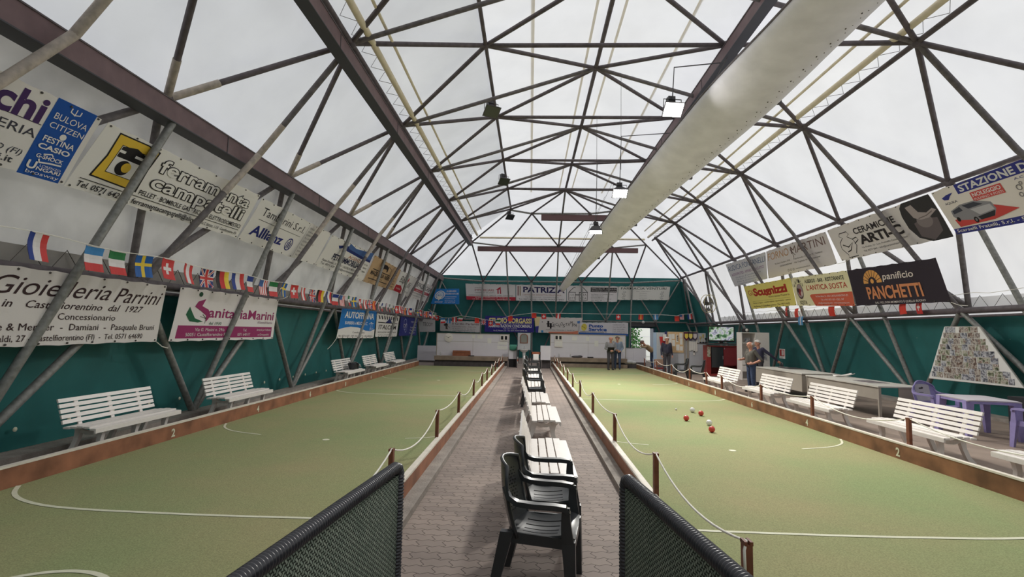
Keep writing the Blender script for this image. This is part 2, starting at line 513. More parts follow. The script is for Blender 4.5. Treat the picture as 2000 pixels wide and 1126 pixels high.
# ------------------------------------------------------------------ floor and courts
structure(MB().box(-7.6, 11.6, -9.5, 36.4, -0.12, 0.0).build('floor', 'paving'))
structure(MB().box(5.62, 10.5, -9.0, 24.6, -0.002, 0.004).build('floor.001', 'screed'))
structure(MB().box(-30, 40, 36.6, 75, -0.14, -0.02).build('ground', 'yard'))
for nm, x0, x1 in (('trim_1', -1.34, -1.12), ('trim_2', 1.04, 1.26)):
    structure(MB().box(x0, x1, 1.0, 26.6, 0.0, 0.07).build(nm, 'concrete'))
structure(MB().box(-6.98, -6.62, -9, 33, 0.0, 0.07).build('trim_3', 'concrete'))
structure(MB().box(10.55, 11.0, -9, 33, 0.0, 0.07).build('trim_4', 'concrete'))

def strip(mb, pts, w, z=0.0185):
    Q = [Vector((p[0], p[1], z)) for p in pts]; P = []
    for i in range(len(Q) - 1):
        a, b, c, d = Q[max(i - 1, 0)], Q[i], Q[i + 1], Q[min(i + 2, len(Q) - 1)]
        for k in range(6):
            t = k / 6
            P.append(0.5 * (2 * b + (c - a) * t + (2 * a - 5 * b + 4 * c - d) * t * t + (3 * b - a - 3 * c + d) * t ** 3))
    P.append(Q[-1])
    vs = []
    for i, p in enumerate(P):
        d = (P[min(i + 1, len(P) - 1)] - P[max(i - 1, 0)]).normalized()
        n = Vector((-d.y, d.x, 0)) * w / 2
        vs += [p + n, p - n]
    mb.add(vs, [(2 * i, 2 * i + 1, 2 * i + 3, 2 * i + 2) for i in range(len(P) - 1)])
def court(x0, x1, y1, xo, label, sgn):
    """xo: the outer edge x; the lines hook up along it"""
    c = MB().box(x0, x1, 1.0, y1, 0.0, 0.015).build('court_carpet', 'carpet')
    tag(c, label, 'carpet', None)
    xi = x0 if xo == x1 else x1
    d = 1 if xi > xo else -1
    def line(y, full):
        m = MB()
        curve = [(xo + d * 0.02, y + 0.66), (xo + d * 0.22, y + 0.42), (xo + d * 0.48, y + 0.24), (xo + d * 0.85, y + 0.1), (xo + d * 1.3, y + 0.03), (xo + d * 1.9, y)]
        if full: curve += [(xo + d * 2.8, y - 0.02), (xi - d * 0.05, y)]
        return strip(m, curve, 0.045) or m
    for y in (4.93, 14.2, 23.0): line(y, True).build('line_marking', 'paint', c)
    for y in (8.55, 18.6):
        m = MB(); strip(m, [(xo + d * 0.02, y + 0.9), (xo + d * 0.2, y + 0.55), (xo + d * 0.45, y + 0.3), (xo + d * 0.75, y + 0.14), (xo + d * 1.15, y)], 0.035)
        m.build('line_marking', 'paint', c)
        m = MB(); strip(m, [(xi - d * 0.02, y + 0.35), (xi - d * 0.35, y + 0.12), (xi - d * 0.7, y)], 0.03)
        m.build('line_marking', 'paint', c)
    cx = xo + d * 2.35
    for y in (8.3, 18.5):
        m = MB(); m.lathe([(0.055, 0.015), (0.055, 0.0185)], (cx, y, 0), 16); m.build('spot_marking', 'paint', c)
    m = MB(); R = 0.55
    strip(m, [(cx + R * math.cos(a), 3.2 + R * math.sin(a)) for a in [2 * PI * i / 40 for i in range(41)]], 0.045)
    m.build('line_marking', 'paint', c)
    return c
court(-5.6, -1.33, 26.0, -5.6, 'green carpet playing lane on the steel-beam side of the walkway', 1)
court(1.25, 5.54, 27.0, 5.54, 'green carpet playing lane with red and white balls on it', -1)

def border(x, y1, face, label, numbers=None, wood='wood'):
    t = thing('border_board', label, 'board', (x, 1.0, 0))
    m = MB(); y = 0.0
    m.box(-0.03, 0.03, 0, y1 - 1.0, 0.0, 0.235)
    m.build('plank', wood, t)
    MB().box(-0.035, 0.035, 0, y1 - 1.0, 0.235, 0.258).build('cap_strip', 'cap', t)
    if numbers:
        for i, ch in enumerate(numbers):
            m = MB()
            write(m, ch, (face * 0.034, 7.05 + 2.53 * i, 0.055), (0, face, 0), (0, 0, 1), 0.125, bold=0.03, center=True)
            m.build('numeral', 'paint', t)
    return t
border(-5.63, 26.0, 1, 'reddish long board with white numerals below the benches at the beam wall', '2468642')
border(5.57, 27.0, -1, 'dark brown long board with white numerals edging the lane beside the tables', '2468642', 'wood_in')
border(-1.3, 26.4, 1, 'reddish long board between the paved walkway and the empty lane')
border(1.22, 26.9, -1, 'reddish long board between the paved walkway and the lane with the balls')

# ------------------------------------------------------------------ tent envelope
Y0, PER = -9.0, 4.4
def face_mesh(name, quads, m, parent=None):
    mb = MB()
    for q in quads: mb.add(q, [tuple(range(len(q)))])
    return mb.build(name, m, parent)
EZ = (1.87, 28.3, 9.90)
DL, DR = (-1.3, 9.33), (4.95, 9.33)
CL, CR = (-4.12, 8.08), (8.1, 8.08)
BL_, BR_ = (-6.42, 5.72), (10.36, 5.72)
AL, AR = (-7.08, 2.42), (11.0, 2.42)
def ln(p, y): return (p[0], y, p[1])
yd, yc, yb = 30.7, 33.7, 35.95
right_q = [[(1.87, Y0, 9.9), EZ, ln(DR, yd), ln(DR, Y0)], [ln(DR, Y0), ln(DR, yd), ln(CR, yc), ln(CR, Y0)], [ln(CR, Y0), ln(CR, yc), ln(BR_, yb), ln(BR_, Y0)]]
left_q = [[EZ, (1.87, Y0, 9.9), ln(DL, Y0), ln(DL, yd)], [ln(DL, yd), ln(DL, Y0), ln(CL, Y0), ln(CL, yc)], [ln(CL, yc), ln(CL, Y0), ln(BL_, Y0), ln(BL_, yb)]]
rear_q = [[EZ, ln(DL, yd), ln(DR, yd)], [ln(DL, yd), ln(CL, yc), ln(CR, yc), ln(DR, yd)], [ln(CL, yc), ln(BL_, yb), ln(BR_, yb), ln(CR, yc)]]
ceil = structure(face_mesh('ceiling', right_q + rear_q + left_q[:1], 'roof'))
structure(face_mesh('ceiling.001', left_q[1:], 'roof_left'))
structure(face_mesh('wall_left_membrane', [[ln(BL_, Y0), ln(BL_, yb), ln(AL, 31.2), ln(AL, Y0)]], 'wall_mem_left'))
structure(face_mesh('wall_right_membrane', [[ln(BR_, yb), ln(BR_, Y0), ln(AR, Y0), ln(AR, 30.4)]], 'wall_mem_right'))
structure(face_mesh('wall_front', [[(1.87, Y0, 9.9), ln(DR, Y0), ln(CR, Y0), ln(BR_, Y0), ln(AR, Y0), (11.25, Y0, 0), (-7.3, Y0, 0), ln(AL, Y0), ln(BL_, Y0), ln(CL, Y0), ln(DL, Y0)]], 'tarp'))
wl = structure(face_mesh('wall_left', [[ln(AL, Y0), ln(AL, 31.2), (-7.3, 31.2, 0), (-7.3, Y0, 0)], [ln(AL, 31.2), ln(BL_, yb), (-7.3, 36.1, 0), (-7.3, 31.2, 0)]], 'tarp'))
wr = structure(face_mesh('wall_right', [[ln(AR, 30.4), ln(AR, Y0), (11.25, Y0, 0), (11.25, 30.4, 0)], [ln(BR_, yb), ln(AR, 30.4), (11.25, 30.4, 0), (11.25, 36.1, 0)]], 'tarp'))
DX0, DX1, DZ = 6.98, 8.42, 2.28
wb = structure(face_mesh('wall_back', [[(-7.3, 36.1, 0), (DX0, 36.1, 0), (DX0, 36.02, DZ), (DX0, 35.95, 5.72), (-6.42, 35.95, 5.72)],
                                       [(DX0, 36.02, DZ), (DX1, 36.02, DZ), (DX1, 35.95, 5.72), (DX0, 35.95, 5.72)],
                                       [(DX1, 36.1, 0), (11.25, 36.1, 0), (10.36, 35.95, 5.72), (DX1, 35.95, 5.72), (DX1, 36.02, DZ)]], 'tarp'))
# weld seams of the roof fabric (they run along the hall)
for x, z, w in ((-0.05, 9.56, 0.09), (1.52, 9.80, 0.07), (2.22, 9.80, 0.07), (3.85, 9.535, 0.08)):
    mb = MB(); mb.add([(x - w / 2, Y0 + 1, z), (x + w / 2, Y0 + 1, z), (x + w / 2, 28.0, z), (x - w / 2, 28.0, z)], [(0, 1, 2, 3)])
    mb.build('weld_seam', 'seam', ceil)
# eyelets along the green tarps
mb = MB()
for i in range(40): mb.ball((-7.14, -2 + i * 0.9, 2.05), (0.012, 0.03, 0.03), 8, 5)
for i in range(30): mb.ball((-7.22, 2 + i * 0.85, 0.3), (0.012, 0.035, 0.035), 8, 5)
mb.build('eyelet_row', 'paint', wl)
mb = MB()
for i in range(34): mb.ball((11.07, -2 + i * 0.95, 1.85), (0.012, 0.03, 0.03), 8, 5)
mb.build('eyelet_row', 'paint', wr)
# grey skirt with zig-zag lacing where membrane and tarp meet
for nm, xa, xb, sg, ye in (('wall_left_skirt', -6.97, -6.92, 1, 31.0), ('wall_right_skirt', 10.9, 10.85, -1, 30.0)):
    sk = structure(face_mesh(nm, [[(xa, Y0, 2.45), (xa, ye, 2.45), (xb, ye, 2.85), (xb, Y0, 2.85)]], 'skirt' if sg > 0 else 'wall_mem_right'))
    mb = MB(); zz = []
    y = -2.0; i = 0
    while y < ye - 0.5:
        zz.append((xb + sg * 0.03, y, 2.88 if i % 2 else 2.5)); y += 0.3; i += 1
    mb.tube(zz, 0.007, 4); mb.build('lacing', 'cord_dark', sk)

# ------------------------------------------------------------------ tent frame
frame = thing('tent_frame', 'grey steel tube lattice that carries the white membrane roof', 'frame', (1.87, 12, 0))
frame_parts = {'base_strut': 'galv', 'wall_brace': 'steel', 'rib_tube': 'steel', 'roof_brace': 'steel_dark', 'crown_brace': 'steel_dark', 'tie_tube': 'steel_dark', 'purlin': 'steel_dark', 'rear_tube': 'galv', 'rear_brace': 'steel_dark', 'rear_strut': 'galv', 'node_joint': 'steel_dark'}
OFF = Vector((1.87, 12, 0))
def ft(part, a, b, r):
    a = Vector(a) - OFF; b = Vector(b) - OFF
    MB().tube([a, b], r, 10).build(part, frame_parts[part], frame, smooth='auto')
def node(p, r=0.11):
    MB().ball(Vector(p) - OFF, (r, r, r), 10, 6).build('node_joint', 'steel_dark', frame, smooth=True)
E_ = lambda y: (1.84, y, 9.68)
D_ = lambda s, y: (-1.25 if s < 0 else 4.83, y, 9.11)
C_ = lambda s, y: (-3.92 if s < 0 else 7.86, y, 7.88)
B_ = lambda s, y: (-6.2 if s < 0 else 10.11, y, 5.61)
A_ = lambda s, y: (-6.75 if s < 0 else 10.6, y + 0.45, 2.52)
G_ = lambda s, y: (-6.9 if s < 0 else 10.88, y + 0.1, 0.05)
RB, RR = 0.062, 0.055
ybs = [8.15 + PER * k for k in range(-2, 7)]     # B, D, A
ycs = [10.35 + PER * k for k in range(-2, 6)]     # C, E, base
for s in (-1, 1):
    bi = (-6.07, 5.19) if s < 0 else (10.32, 5.5)
    mid = (-5.78, 5.42) if s < 0 else (9.72, 5.62)
    for y in ybs:
        ao, bo = (-6.95 if s < 0 else 10.8), (-6.3 if s < 0 else 10.2)
        ft('wall_brace', (bo, y, 5.55), (ao, y + 0.45, 2.6), RB)
        if y + PER < 35: ft('wall_brace', (ao, y + 0.45, 2.6), (bo, y + PER, 5.55), RB)
        node(A_(s, y), 0.1); node(B_(s, y))
        if y < 30: ft('roof_brace', D_(s, y), C_(s, y + PER / 2), RR)
        if y > ycs[0] and y < 33: ft('roof_brace', D_(s, y) if y < 31 else D_(s, 30.15), C_(s, y - PER / 2), RR)
        if y < 31: node(D_(s, y), 0.1)
    for y in ycs:
        ft('base_strut', G_(s, y), A_(s, y - PER / 2), RB)
        if y + PER / 2 < 35:
            ft('base_strut', G_(s, y), A_(s, y + PER / 2), RB)
            ft('base_strut', G_(s, y), (bi[0], y + PER / 2, bi[1]), RB)
        ft('rib_tube', C_(s, y), (mid[0], y, mid[1]), RB)
        ft('rib_tube', (mid[0], y, mid[1]), A_(s, y - PER / 2), RB)
        if s < 0 and 3 < y < 22:      # unpainted tube ends around the beam
            for a, b, f in ((Vector((mid[0], y, mid[1])), Vector(C_(s, y)), 0.26), (Vector((mid[0], y, mid[1])), Vector(A_(s, y - PER / 2)), 0.34), (Vector(B_(s, y - PER / 2)), Vector(C_(s, y)), 0.24), (Vector(B_(s, y + PER / 2)), Vector(C_(s, y)), 0.2)):
                MB().tube([a - OFF, a.lerp(b, f) - OFF], RB + 0.003, 10).build('bare_end', 'bare', frame, smooth='auto')
        ft('roof_brace', C_(s, y), B_(s, y - PER / 2), RR)
        ft('roof_brace', C_(s, y), B_(s, y + PER / 2), RR)
        node(C_(s, y))
        if y < 29:
            ft('rib_tube', C_(s, y), E_(y), RR)
            ft('crown_brace', E_(y), D_(s, y - PER / 2), RR)
            ft('crown_brace', E_(y), D_(s, y + PER / 2), RR)
    for p, q, r in ((A_(s, -4), A_(s, 34.3), 0.075), (B_(s, -4), B_(s, 34.55), 0.06), (C_(s, -2), C_(s, 33.2), 0.06), (D_(s, -4), D_(s, 30.15), 0.05)):
        ft('purlin', p, q, r)
    ft('purlin', (A_(s, -4)[0] - s * -0.02, -4, 2.38), (A_(s, -4)[0] - s * -0.02, 34.6, 2.38), 0.03)
for y in ybs:
    if y < 30: ft('tie_tube', D_(-1, y), D_(1, y), RR)
for y in ycs:
    if y < 29: node(E_(y), 0.1)
ft('purlin', E_(-2), E_(27.95), 0.06)
# rear end
rD = [(-1.25, 30.15, 9.05), (0.01, 30.15, 8.85), (3.48, 30.15, 8.88), (4.83, 30.15, 9.05)]
rC = [(-3.93, 33.2, 7.6), (-1.67, 33.2, 7.36), (1.78, 33.2, 7.40), (5.31, 33.2, 7.35), (7.46, 33.2, 7.58)]
rB = [(-6.4, 35.3, 5.45), (-3.32, 35.3, 5.25), (0.05, 35.3, 5.27), (3.51, 35.3, 5.28), (6.98, 35.3, 5.30), (10.3, 35.3, 5.5)]
rA = [(-6.9, 35.7, 2.62), (-4.63, 35.7, 2.6), (-1.51, 35.7, 2.62), (1.76, 35.7, 2.64), (5.23, 35.7, 2.63), (8.63, 35.7, 2.63), (10.8, 35.7, 2.63)]
for ring, r in ((rD, 0.055), (rC, 0.05), (rB, 0.055), (rA, 0.06)):
    for a, b in zip(ring, ring[1:]): ft('rear_tube', a, b, r)
    for p in ring[1:-1]: node(p, 0.09)
rE = [(x, 35.75, z - 0.05) for x, y, z in rB]
for a, b in ((rD[1], rC[1]), (rD[1], rC[2]), (rD[2], rC[2]), (rD[2], rC[3]), (rD[0], rC[0]), (rD[3], rC[4]), (E_(27.95), rD[1]), (E_(27.95), rD[2]),
             (rC[0], rB[0]), (rC[0], rB[1]), (rC[1], rB[1]), (rC[1], rB[2]), (rC[2], rB[2]), (rC[2], rB[3]), (rC[3], rB[3]), (rC[3], rB[4]), (rC[4], rB[4]), (rC[4], rB[5]),
             (rE[0], rA[1]), (rE[1], rA[2]), (rE[2], rA[2]), (rE[1], rA[1]), (rE[2], rA[3]), (rE[3], rA[3]), (rE[3], rA[4]), (rE[4], rA[4]), (rE[4], rA[5]), (rE[5], rA[5])):
    ft('rear_strut' if min(a[2], b[2]) < 3 else 'rear_brace', a, b, 0.05)
ft('rear_tube', E_(27.95), rC[2], 0.055)
def down(p, x, z0=0.05): ft('rear_tube', p, (x, 35.25, z0), 0.055)
down(rB[1], -3.45); down(rB[2], 0.15); down(rB[3], 3.6); down(rB[4], 6.72)
for c, x in ((rC[1], -1.4), (rC[2], 1.72), (rC[3], 5.2)):
    ft('rear_tube', c, (x, 35.35, 2.6), 0.05)
ft('rear_brace', (-1.51, 35.6, 2.6), (-0.35, 35.6, 0.3), 0.05)
ft('rear_brace', (1.76, 35.6, 2.6), (0.9, 35.6, 0.5), 0.05)
ft('rear_brace', (8.63, 35.6, 2.63), (9.6, 35.6, 0.1), 0.05)

# ------------------------------------------------------------------ beams
def box_beam(name, label, x0, x1, y0, y1, z0, z1, m='beam'):
    """open I-section: top flange, body and a shade-coloured underside plate, with stiffener plates"""
    t = thing(name, label, 'beam', ((x0 + x1) / 2, y0, z0))
    w, h, L = x1 - x0, z1 - z0, y1 - y0
    if L > w:
        MB().box(-w / 2, w / 2, 0, L, 0, h).build('body', m, t)
        for i in range(1, int(L // PER) + 1):
            MB().box(-w / 2 - 0.012, w / 2 + 0.012, i * PER - 0.012, i * PER + 0.012, -0.012, h + 0.01).build('joint_plate', 'steel_dark', t)
        MB().box(-w / 2 - 0.015, w / 2 + 0.015, 0, L, h, h + 0.018).build('top_flange', 'steel_dark', t)
        MB().box(-w / 2 - 0.004, w / 2 + 0.004, 0, L, -0.02, -0.001).build('underside_shade', 'under', t)  # thin added plate, its dark colour paints the shade on the beam's underside
    else:
        MB().box(-w / 2, w / 2, 0, L, 0, h).build('body', m, t)
        MB().box(-w / 2, w / 2, -0.015, L + 0.015, h, h + 0.018).build('top_flange', m, t)
    return t
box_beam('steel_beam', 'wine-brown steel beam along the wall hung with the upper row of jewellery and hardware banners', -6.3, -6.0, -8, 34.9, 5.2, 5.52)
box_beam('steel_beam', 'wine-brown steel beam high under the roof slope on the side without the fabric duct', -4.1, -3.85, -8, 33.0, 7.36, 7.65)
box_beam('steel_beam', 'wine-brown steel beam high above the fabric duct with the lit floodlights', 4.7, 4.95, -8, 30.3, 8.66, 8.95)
box_beam('cross_beam', 'short wine-brown beam across the rear of the roof, the upper of two', 0.55, 4.4, 28.9, 29.1, 8.2, 8.5, 'beam_rear')
box_beam('cross_beam', 'long wine-brown beam across the rear of the roof, the lower of two', -3.5, 6.9, 33.0, 33.2, 7.02, 7.3, 'beam_rear')

# lacing poles between the roof fabric panels
for sx, xs, lab in ((-1, (-3.55, -3.2), 'beside the high steel beam'), (1, (7.55, 7.1), 'above the banners on the table side')):
    zs = (8.06, 8.25)
    big = tag(MB().tube([(xs[0], -8, zs[0]), (xs[0], 33.0, zs[0])], 0.075, 10).build('lacing_pole', 'lace', smooth='auto'), 'thick beige pole laced to the roof fabric ' + lab, 'pole')
    tag(MB().tube([(xs[1], -8, zs[1]), (xs[1], 32.0, zs[1])], 0.035, 8).build('lacing_pole', 'lace', smooth='auto'), 'thin beige pole under the roof fabric ' + lab, 'pole')
    mb = MB(); pts = []
    for i in range(120):
        pts.append((xs[0] + sx * (0.05 if i % 2 else 0.3), -7 + i * 0.33, zs[0] - (0.02 if i % 2 else 0.1)))
    mb.tube(pts, 0.006, 4).build('lacing_cord', 'cord_dark', big)
tag(MB().tube([(-3.4, 33.3, 7.95), (7.4, 33.3, 7.95)], 0.06, 10).build('lacing_pole', 'lace', smooth='auto'), 'beige pole across the rear of the roof just above the long cross beam', 'pole')

# ------------------------------------------------------------------ fabric air duct
duct = thing('fabric_duct', 'long slack off-white fabric air duct slung below the roof and narrowing to a tip', 'duct')
KY = [3.0, 6.3, 9.0, 12.6, 18.0, 22.5, 27.0]
KT = [(4.9, 7.75), (4.8, 7.88), (4.64, 7.89), (4.22, 7.80), (3.38, 6.91), (2.43, 5.63), (1.53, 4.20)]
KL = [(6.6, 8.0), (6.5, 8.0), (6.28, 7.88), (5.86, 7.40), (4.73, 6.60), (3.22, 5.35), (1.72, 3.93)]
def lerp_keys(K, y):
    for i in range(len(KY) - 1):
        if y <= KY[i + 1] or i == len(KY) - 2:
            t = (y - KY[i]) / (KY[i + 1] - KY[i])
            def h(a0, a1, a2, a3):
                return 0.5 * ((2 * a1) + (a2 - a0) * t + (2 * a0 - 5 * a1 + 4 * a2 - a3) * t * t + (3 * a1 - a0 - 3 * a2 + a3) * t ** 3)
            g = lambda j, c: K[max(0, min(len(K) - 1, j))][c]
            return tuple(h(g(i - 1, c), g(i, c), g(i + 1, c), g(i + 2, c)) for c in (0, 1))
def duct_pt(y, a):
    T = Vector((lerp_keys(KT, y)[0], y, lerp_keys(KT, y)[1])); L = Vector((lerp_keys(KL, y)[0], y, lerp_keys(KL, y)[1]))
    c = (T + L) / 2; ax = (L - T) / 2
    nrm = Vector((ax.z, 0, -ax.x)).normalized()
    if nrm.z > 0: nrm = -nrm
    dep = min(0.3, ax.length * 0.34)
    sag = 1.0 if math.sin(a) > 0 else 0.25
    wr = 1 + 0.05 * math.sin(y * 2.1 + a * 2) + 0.03 * math.sin(y * 5.3)
    return c - ax * math.cos(a) + nrm * math.sin(a) * dep * sag * wr
mb = MB(); n = 28; ys = [3.0 + 24.0 * i / 80 for i in range(81)]
vs = [duct_pt(y, 2 * PI * j / n) for y in ys for j in range(n)]
mb.add(vs, [(i * n + j, i * n + (j + 1) % n, (i + 1) * n + (j + 1) % n, (i + 1) * n + j) for i in range(80) for j in range(n)] + [tuple(range(n)), tuple(reversed(range(80 * n, 81 * n)))])
mb.build('sleeve', 'duct', duct, smooth=True)
mb = MB()
for k, a in ((0, 2.18), (1, 2.32)):
    y = 4.0
    while y < 25:
        p = duct_pt(y, a); q = p - duct_pt(y, a + PI); q = (p - Vector((p.x + 0.4, p.y, p.z + 1))).normalized()
        r = 0.016 if k == 0 else 0.01
        mb.ball(p, (r, r * 1.4, r), 6, 4)
        y += 0.42 if k == 0 else 0.2
mb.build('perforation_dot_pattern', 'cord_dark', duct)
mb = MB()
for y in (12.2, 16.4, 20.0, 23.0, 25.2):
    p = duct_pt(y, PI)
    mb.box(p.x - 0.05, p.x + 0.05, y - 0.05, y + 0.05, p.z - 0.06, p.z + 0.05)
mb.build('clip_row_fabric_edge', 'metal_dark', duct)
MB().tube([duct_pt(3.0 + 24.0 * i / 60, 0.0) for i in range(61)], 0.025, 8).build('edge_rope', 'steel_dark', duct, smooth=True)
for i, y in enumerate((7.5, 12.0, 16.5, 20.5, 24.5, 26.8)):
    p = duct_pt(y, 0.0)
    tag(MB().tube([p, (4.8 if y < 24 else 3.9, y + 0.3, 8.7 if y < 24 else 9.1)], 0.008, 5).build('hanger_wire', 'cord_dark'), 'thin wire holding up the fabric duct, %s from the near end' % ORD[i], 'wire')

# ------------------------------------------------------------------ floodlights
def floodlight(loc, rz, tilt, lit, label, group, cone=1.75):
    t = thing('floodlight', label, 'floodlight', loc, rz, group)
    R = Matrix.Rotation(tilt, 4, 'X')
    mb = MB()
    f = lambda p, k: R @ Vector((p[0], (-0.06, 0.1)[k], p[1]))
    prof = [(-0.26, -0.2), (0.26, -0.2), (0.26, 0.2), (-0.26, 0.2)]
    vs = [R @ Vector((x, -0.08, z)) for x, z in prof] + [R @ Vector((x * 0.45, 0.14, z * 0.5)) for x, z in prof]
    mb.add(vs, [(0, 1, 2, 3), (7, 6, 5, 4), (0, 4, 5, 1), (1, 5, 6, 2), (2, 6, 7, 3), (3, 7, 4, 0)])
    mb.build('housing', 'metal_dark', t)
    mb = MB(); mb.add([R @ Vector((x * 0.88, -0.084, z * 0.86)) for x, z in prof], [(0, 1, 2, 3)])
    g = mb.build('lens', 'lamp_lit' if lit else 'glass_dark', t)
    MB().bar([R @ Vector((-0.23, 0.02, 0)), Vector((-0.23, 0, 0.24)), Vector((0.23, 0, 0.24)), R @ Vector((0.23, 0.02, 0))], 0.03, 0.012, side=(0, 1, 0)).build('bracket', 'metal_dark', t)
    mb = MB(); mb.box(-0.09, 0.09, 0.02, 0.2, 0.16, 0.34); mb.build('gear_box', 'metal_dark', t)
    if lit:
        ld = bpy.data.lights.new('floodlight_beam', 'SPOT')
        ld.energy = lit; ld.spot_size = cone; ld.spot_blend = 0.9; ld.shadow_soft_size = 0.3; ld.color = (1.0, 0.97, 0.9)
        lo = bpy.data.objects.new('floodlight_beam', ld); COL.objects.link(lo); lo.parent = t
        lo.location = R @ Vector((0, -0.13, 0))
        lo.rotation_euler = (R.to_3x3() @ Matrix.Rotation(-PI / 2, 3, "X")).to_euler()
    return t
for i, y in enumerate((15.5, 23.0, 30.3)):
    floodlight((-1.32, y, 8.7), 0.5, 0.9, 0, 'unlit grey floodlight on the roof tube, %s from the near end' % ORD[i], 'unlit floodlights')
for i, (x, y, z) in enumerate(((3.50, 12.6, 7.47), (2.98, 17.2, 6.60), (2.50, 19.8, 5.80))):
    floodlight((x, y, z), (0.12, 0.0, -0.2)[i], (0.8, 1.0, 1.4)[i], (1950, 2000, 1500)[i], 'lit floodlight glaring beside the fabric duct, %s from the near end' % ORD[i], 'lit floodlights', (1.75, 2.3, 2.95)[i])
    tag(MB().tube([(x, y, z + 0.24), (x + 0.05, y, 8.55), (4.8, y, 8.68)], 0.015, 6).build('lamp_arm', 'metal_dark'), 'thin arm carrying the lit floodlight, %s from the near end' % ORD[i], 'arm')

# ------------------------------------------------------------------ monobloc armchair (front = +X)
def armchair(name, label, body, back, group=None, oval=False):
    t = thing(name, label, 'chair', (0, 0, 0), 0, group)
    # seat: shallow dish with five curved slots
    def seat(u, v):
        x = -0.2 + 0.46 * u; y = (v - 0.5) * (0.47 - 0.05 * (1 - u))
        z = 0.405 + 0.022 * u + 0.035 * (2 * v - 1) ** 2 - 0.03 * math.sin(PI * u)
        if u > 0.88: z -= (u - 0.88) * 0.28
        return (x, y, z)
    slots = lambda i, j: not (4 <= i <= 15 and j % 5 == 3 and 4 < j < 26)
    MB().sheet(seat, 22, 30, 0.014, slots).build('seat', body, t, smooth='auto')
    MB().bar([(-0.2, -0.21, 0.40), (0.24, -0.235, 0.395)], 0.016, 0.07, side=(0, 1, 0)).bar([(-0.2, 0.21, 0.40), (0.24, 0.235, 0.395)], 0.016, 0.07, side=(0, 1, 0)).bar([(0.255, -0.235, 0.375), (0.255, 0.235, 0.375)], 0.016, 0.06, side=(1, 0, 0)).build('apron', body, t)
    # backrest: bowed shell, perforated field
    def backf(u, v):
        hw = 0.215 + 0.028 * math.sin(PI * min(1, u * 1.05))
        if u > 0.78: hw *= math.sqrt(max(0.0, 1 - ((u - 0.78) / 0.26) ** 2)) * 0.3 + 0.7
        a = (v - 0.5) * 2
        zt = 0.49 - 0.075 * a * a * max(0, u - 0.6) / 0.4 if oval else 0.485 - 0.03 * a * a * max(0, u - 0.6) / 0.4
        return (-0.205 - 0.085 * u - 0.02 * math.sin(PI * u) + 0.075 * a * a, hw * a, 0.40 + zt * u)
    if oval:
        MB().sheet(backf, 16, 16, 0.014, lambda i, j: not (3 <= i <= 13 and 3 <= j <= 12)).build('back_frame', body, t, smooth='auto')
        def inner(u, v):
            p = Vector(backf(0.17 + 0.70 * u, 0.17 + 0.66 * v)); p.x += 0.006
            return p
        bk = MB().sheet(inner, 12, 12, 0.01).build('backrest', back, t, smooth='auto')
        mb = MB(); p = Vector(inner(0.68, 0.5))
        for dx, rr in ((-0.025, 0.022), (0.022, 0.03), (0.0, 0.02)):
            mb.ball((p.x + 0.006, dx, p.z + rr), (0.006, rr, rr * 0.8), 10, 6)
            mb.ball((p.x - 0.014, dx, p.z + rr), (0.006, rr, rr * 0.8), 10, 6)
        q = Vector(inner(0.5, 0.5)); mb.box(q.x - 0.014, q.x + 0.008, -0.06, 0.06, q.z - 0.004, q.z + 0.004)
        mb.build('printed_mark', 'panel_dark', bk)
    else:
        MB().sheet(backf, 60, 54, 0.013, lambda i, j: not (8 <= i <= 46 and 7 <= j <= 46 and i % 3 == 1 and (j + 2 * (i // 3)) % 4 < 2)).build('backrest', back, t, smooth='auto')
    rim = [backf(u, 0.0) for u in [i / 10 for i in range(11)]] + [backf(1, v) for v in [i / 10 for i in range(1, 10)]] + [backf(u, 1.0) for u in [1 - i / 10 for i in range(11)]]
    MB().tube(rim, 0.014, 8).build('rim', body, t, smooth=True)
    for s in (-1, 1):
        pts = [(-0.222, s * 0.218, 0.735), (-0.185, s * 0.25, 0.67), (-0.12, s * 0.27, 0.645), (0.0, s * 0.275, 0.64), (0.12, s * 0.272, 0.642), (0.2, s * 0.265, 0.635), (0.222, s * 0.26, 0.60)]
        MB().bar(pts, [0.022, 0.042, 0.055, 0.06, 0.06, 0.056, 0.05], 0.034, side=(0, 1, 0)).bar([(0.205, s * 0.262, 0.64), (0.205, s * 0.26, 0.55), (0.218, s * 0.25, 0.40)], 0.026, [0.05, 0.062, 0.085], side=(0, 1, 0)).build('armrest', body, t, smooth='auto')
        def leg(x0, y0, x1, y1, zt):
            mb = MB()
            w0, w1 = 0.092, 0.058
            vs = []
            for (x, y, z, w) in ((x0, y0, zt, w0), (x1, y1, 0.0, w1)):
                for a, b in ((-1, -1), (1, -1), (1, 1), (-1, 1)): vs.append((x + a * w / 2, y + b * w * 0.30, z))
            mb.add(vs, [(0, 3, 2, 1), (4, 5, 6, 7)] + [(i, (i + 1) % 4, 4 + (i + 1) % 4, 4 + i) for i in range(4)])
            mb.build('leg', body, t)
        leg(0.222, s * 0.235, 0.25, s * 0.262, 0.42)
        leg(-0.2, s * 0.215, -0.30, s * 0.25, 0.44)
    return t
BLK = 'black armchairs along the walkway'
c0 = armchair('plastic_armchair', 'black plastic armchair nearest the camera in the walkway row', 'black_plastic', 'black_plastic', BLK)
c0.location = (0.10, 3.82, 0); c0.rotation_euler = (0, 0, -0.17)
dup(c0, (0.17, 4.53, 0), -0.02, 'black plastic armchair second in the walkway row, touching the first slatted bench')
for y, lab in ((12.78, 'black plastic armchair just beyond the three near white benches of the walkway'), (15.1, 'black plastic armchair in mid walkway row between two white benches'),
               (17.4, 'black plastic armchair further down the walkway between white benches'), (20.1, 'black plastic armchair near the far end of the walkway row')):
    dup(c0, (0.12, y, 0), 0.04, lab)
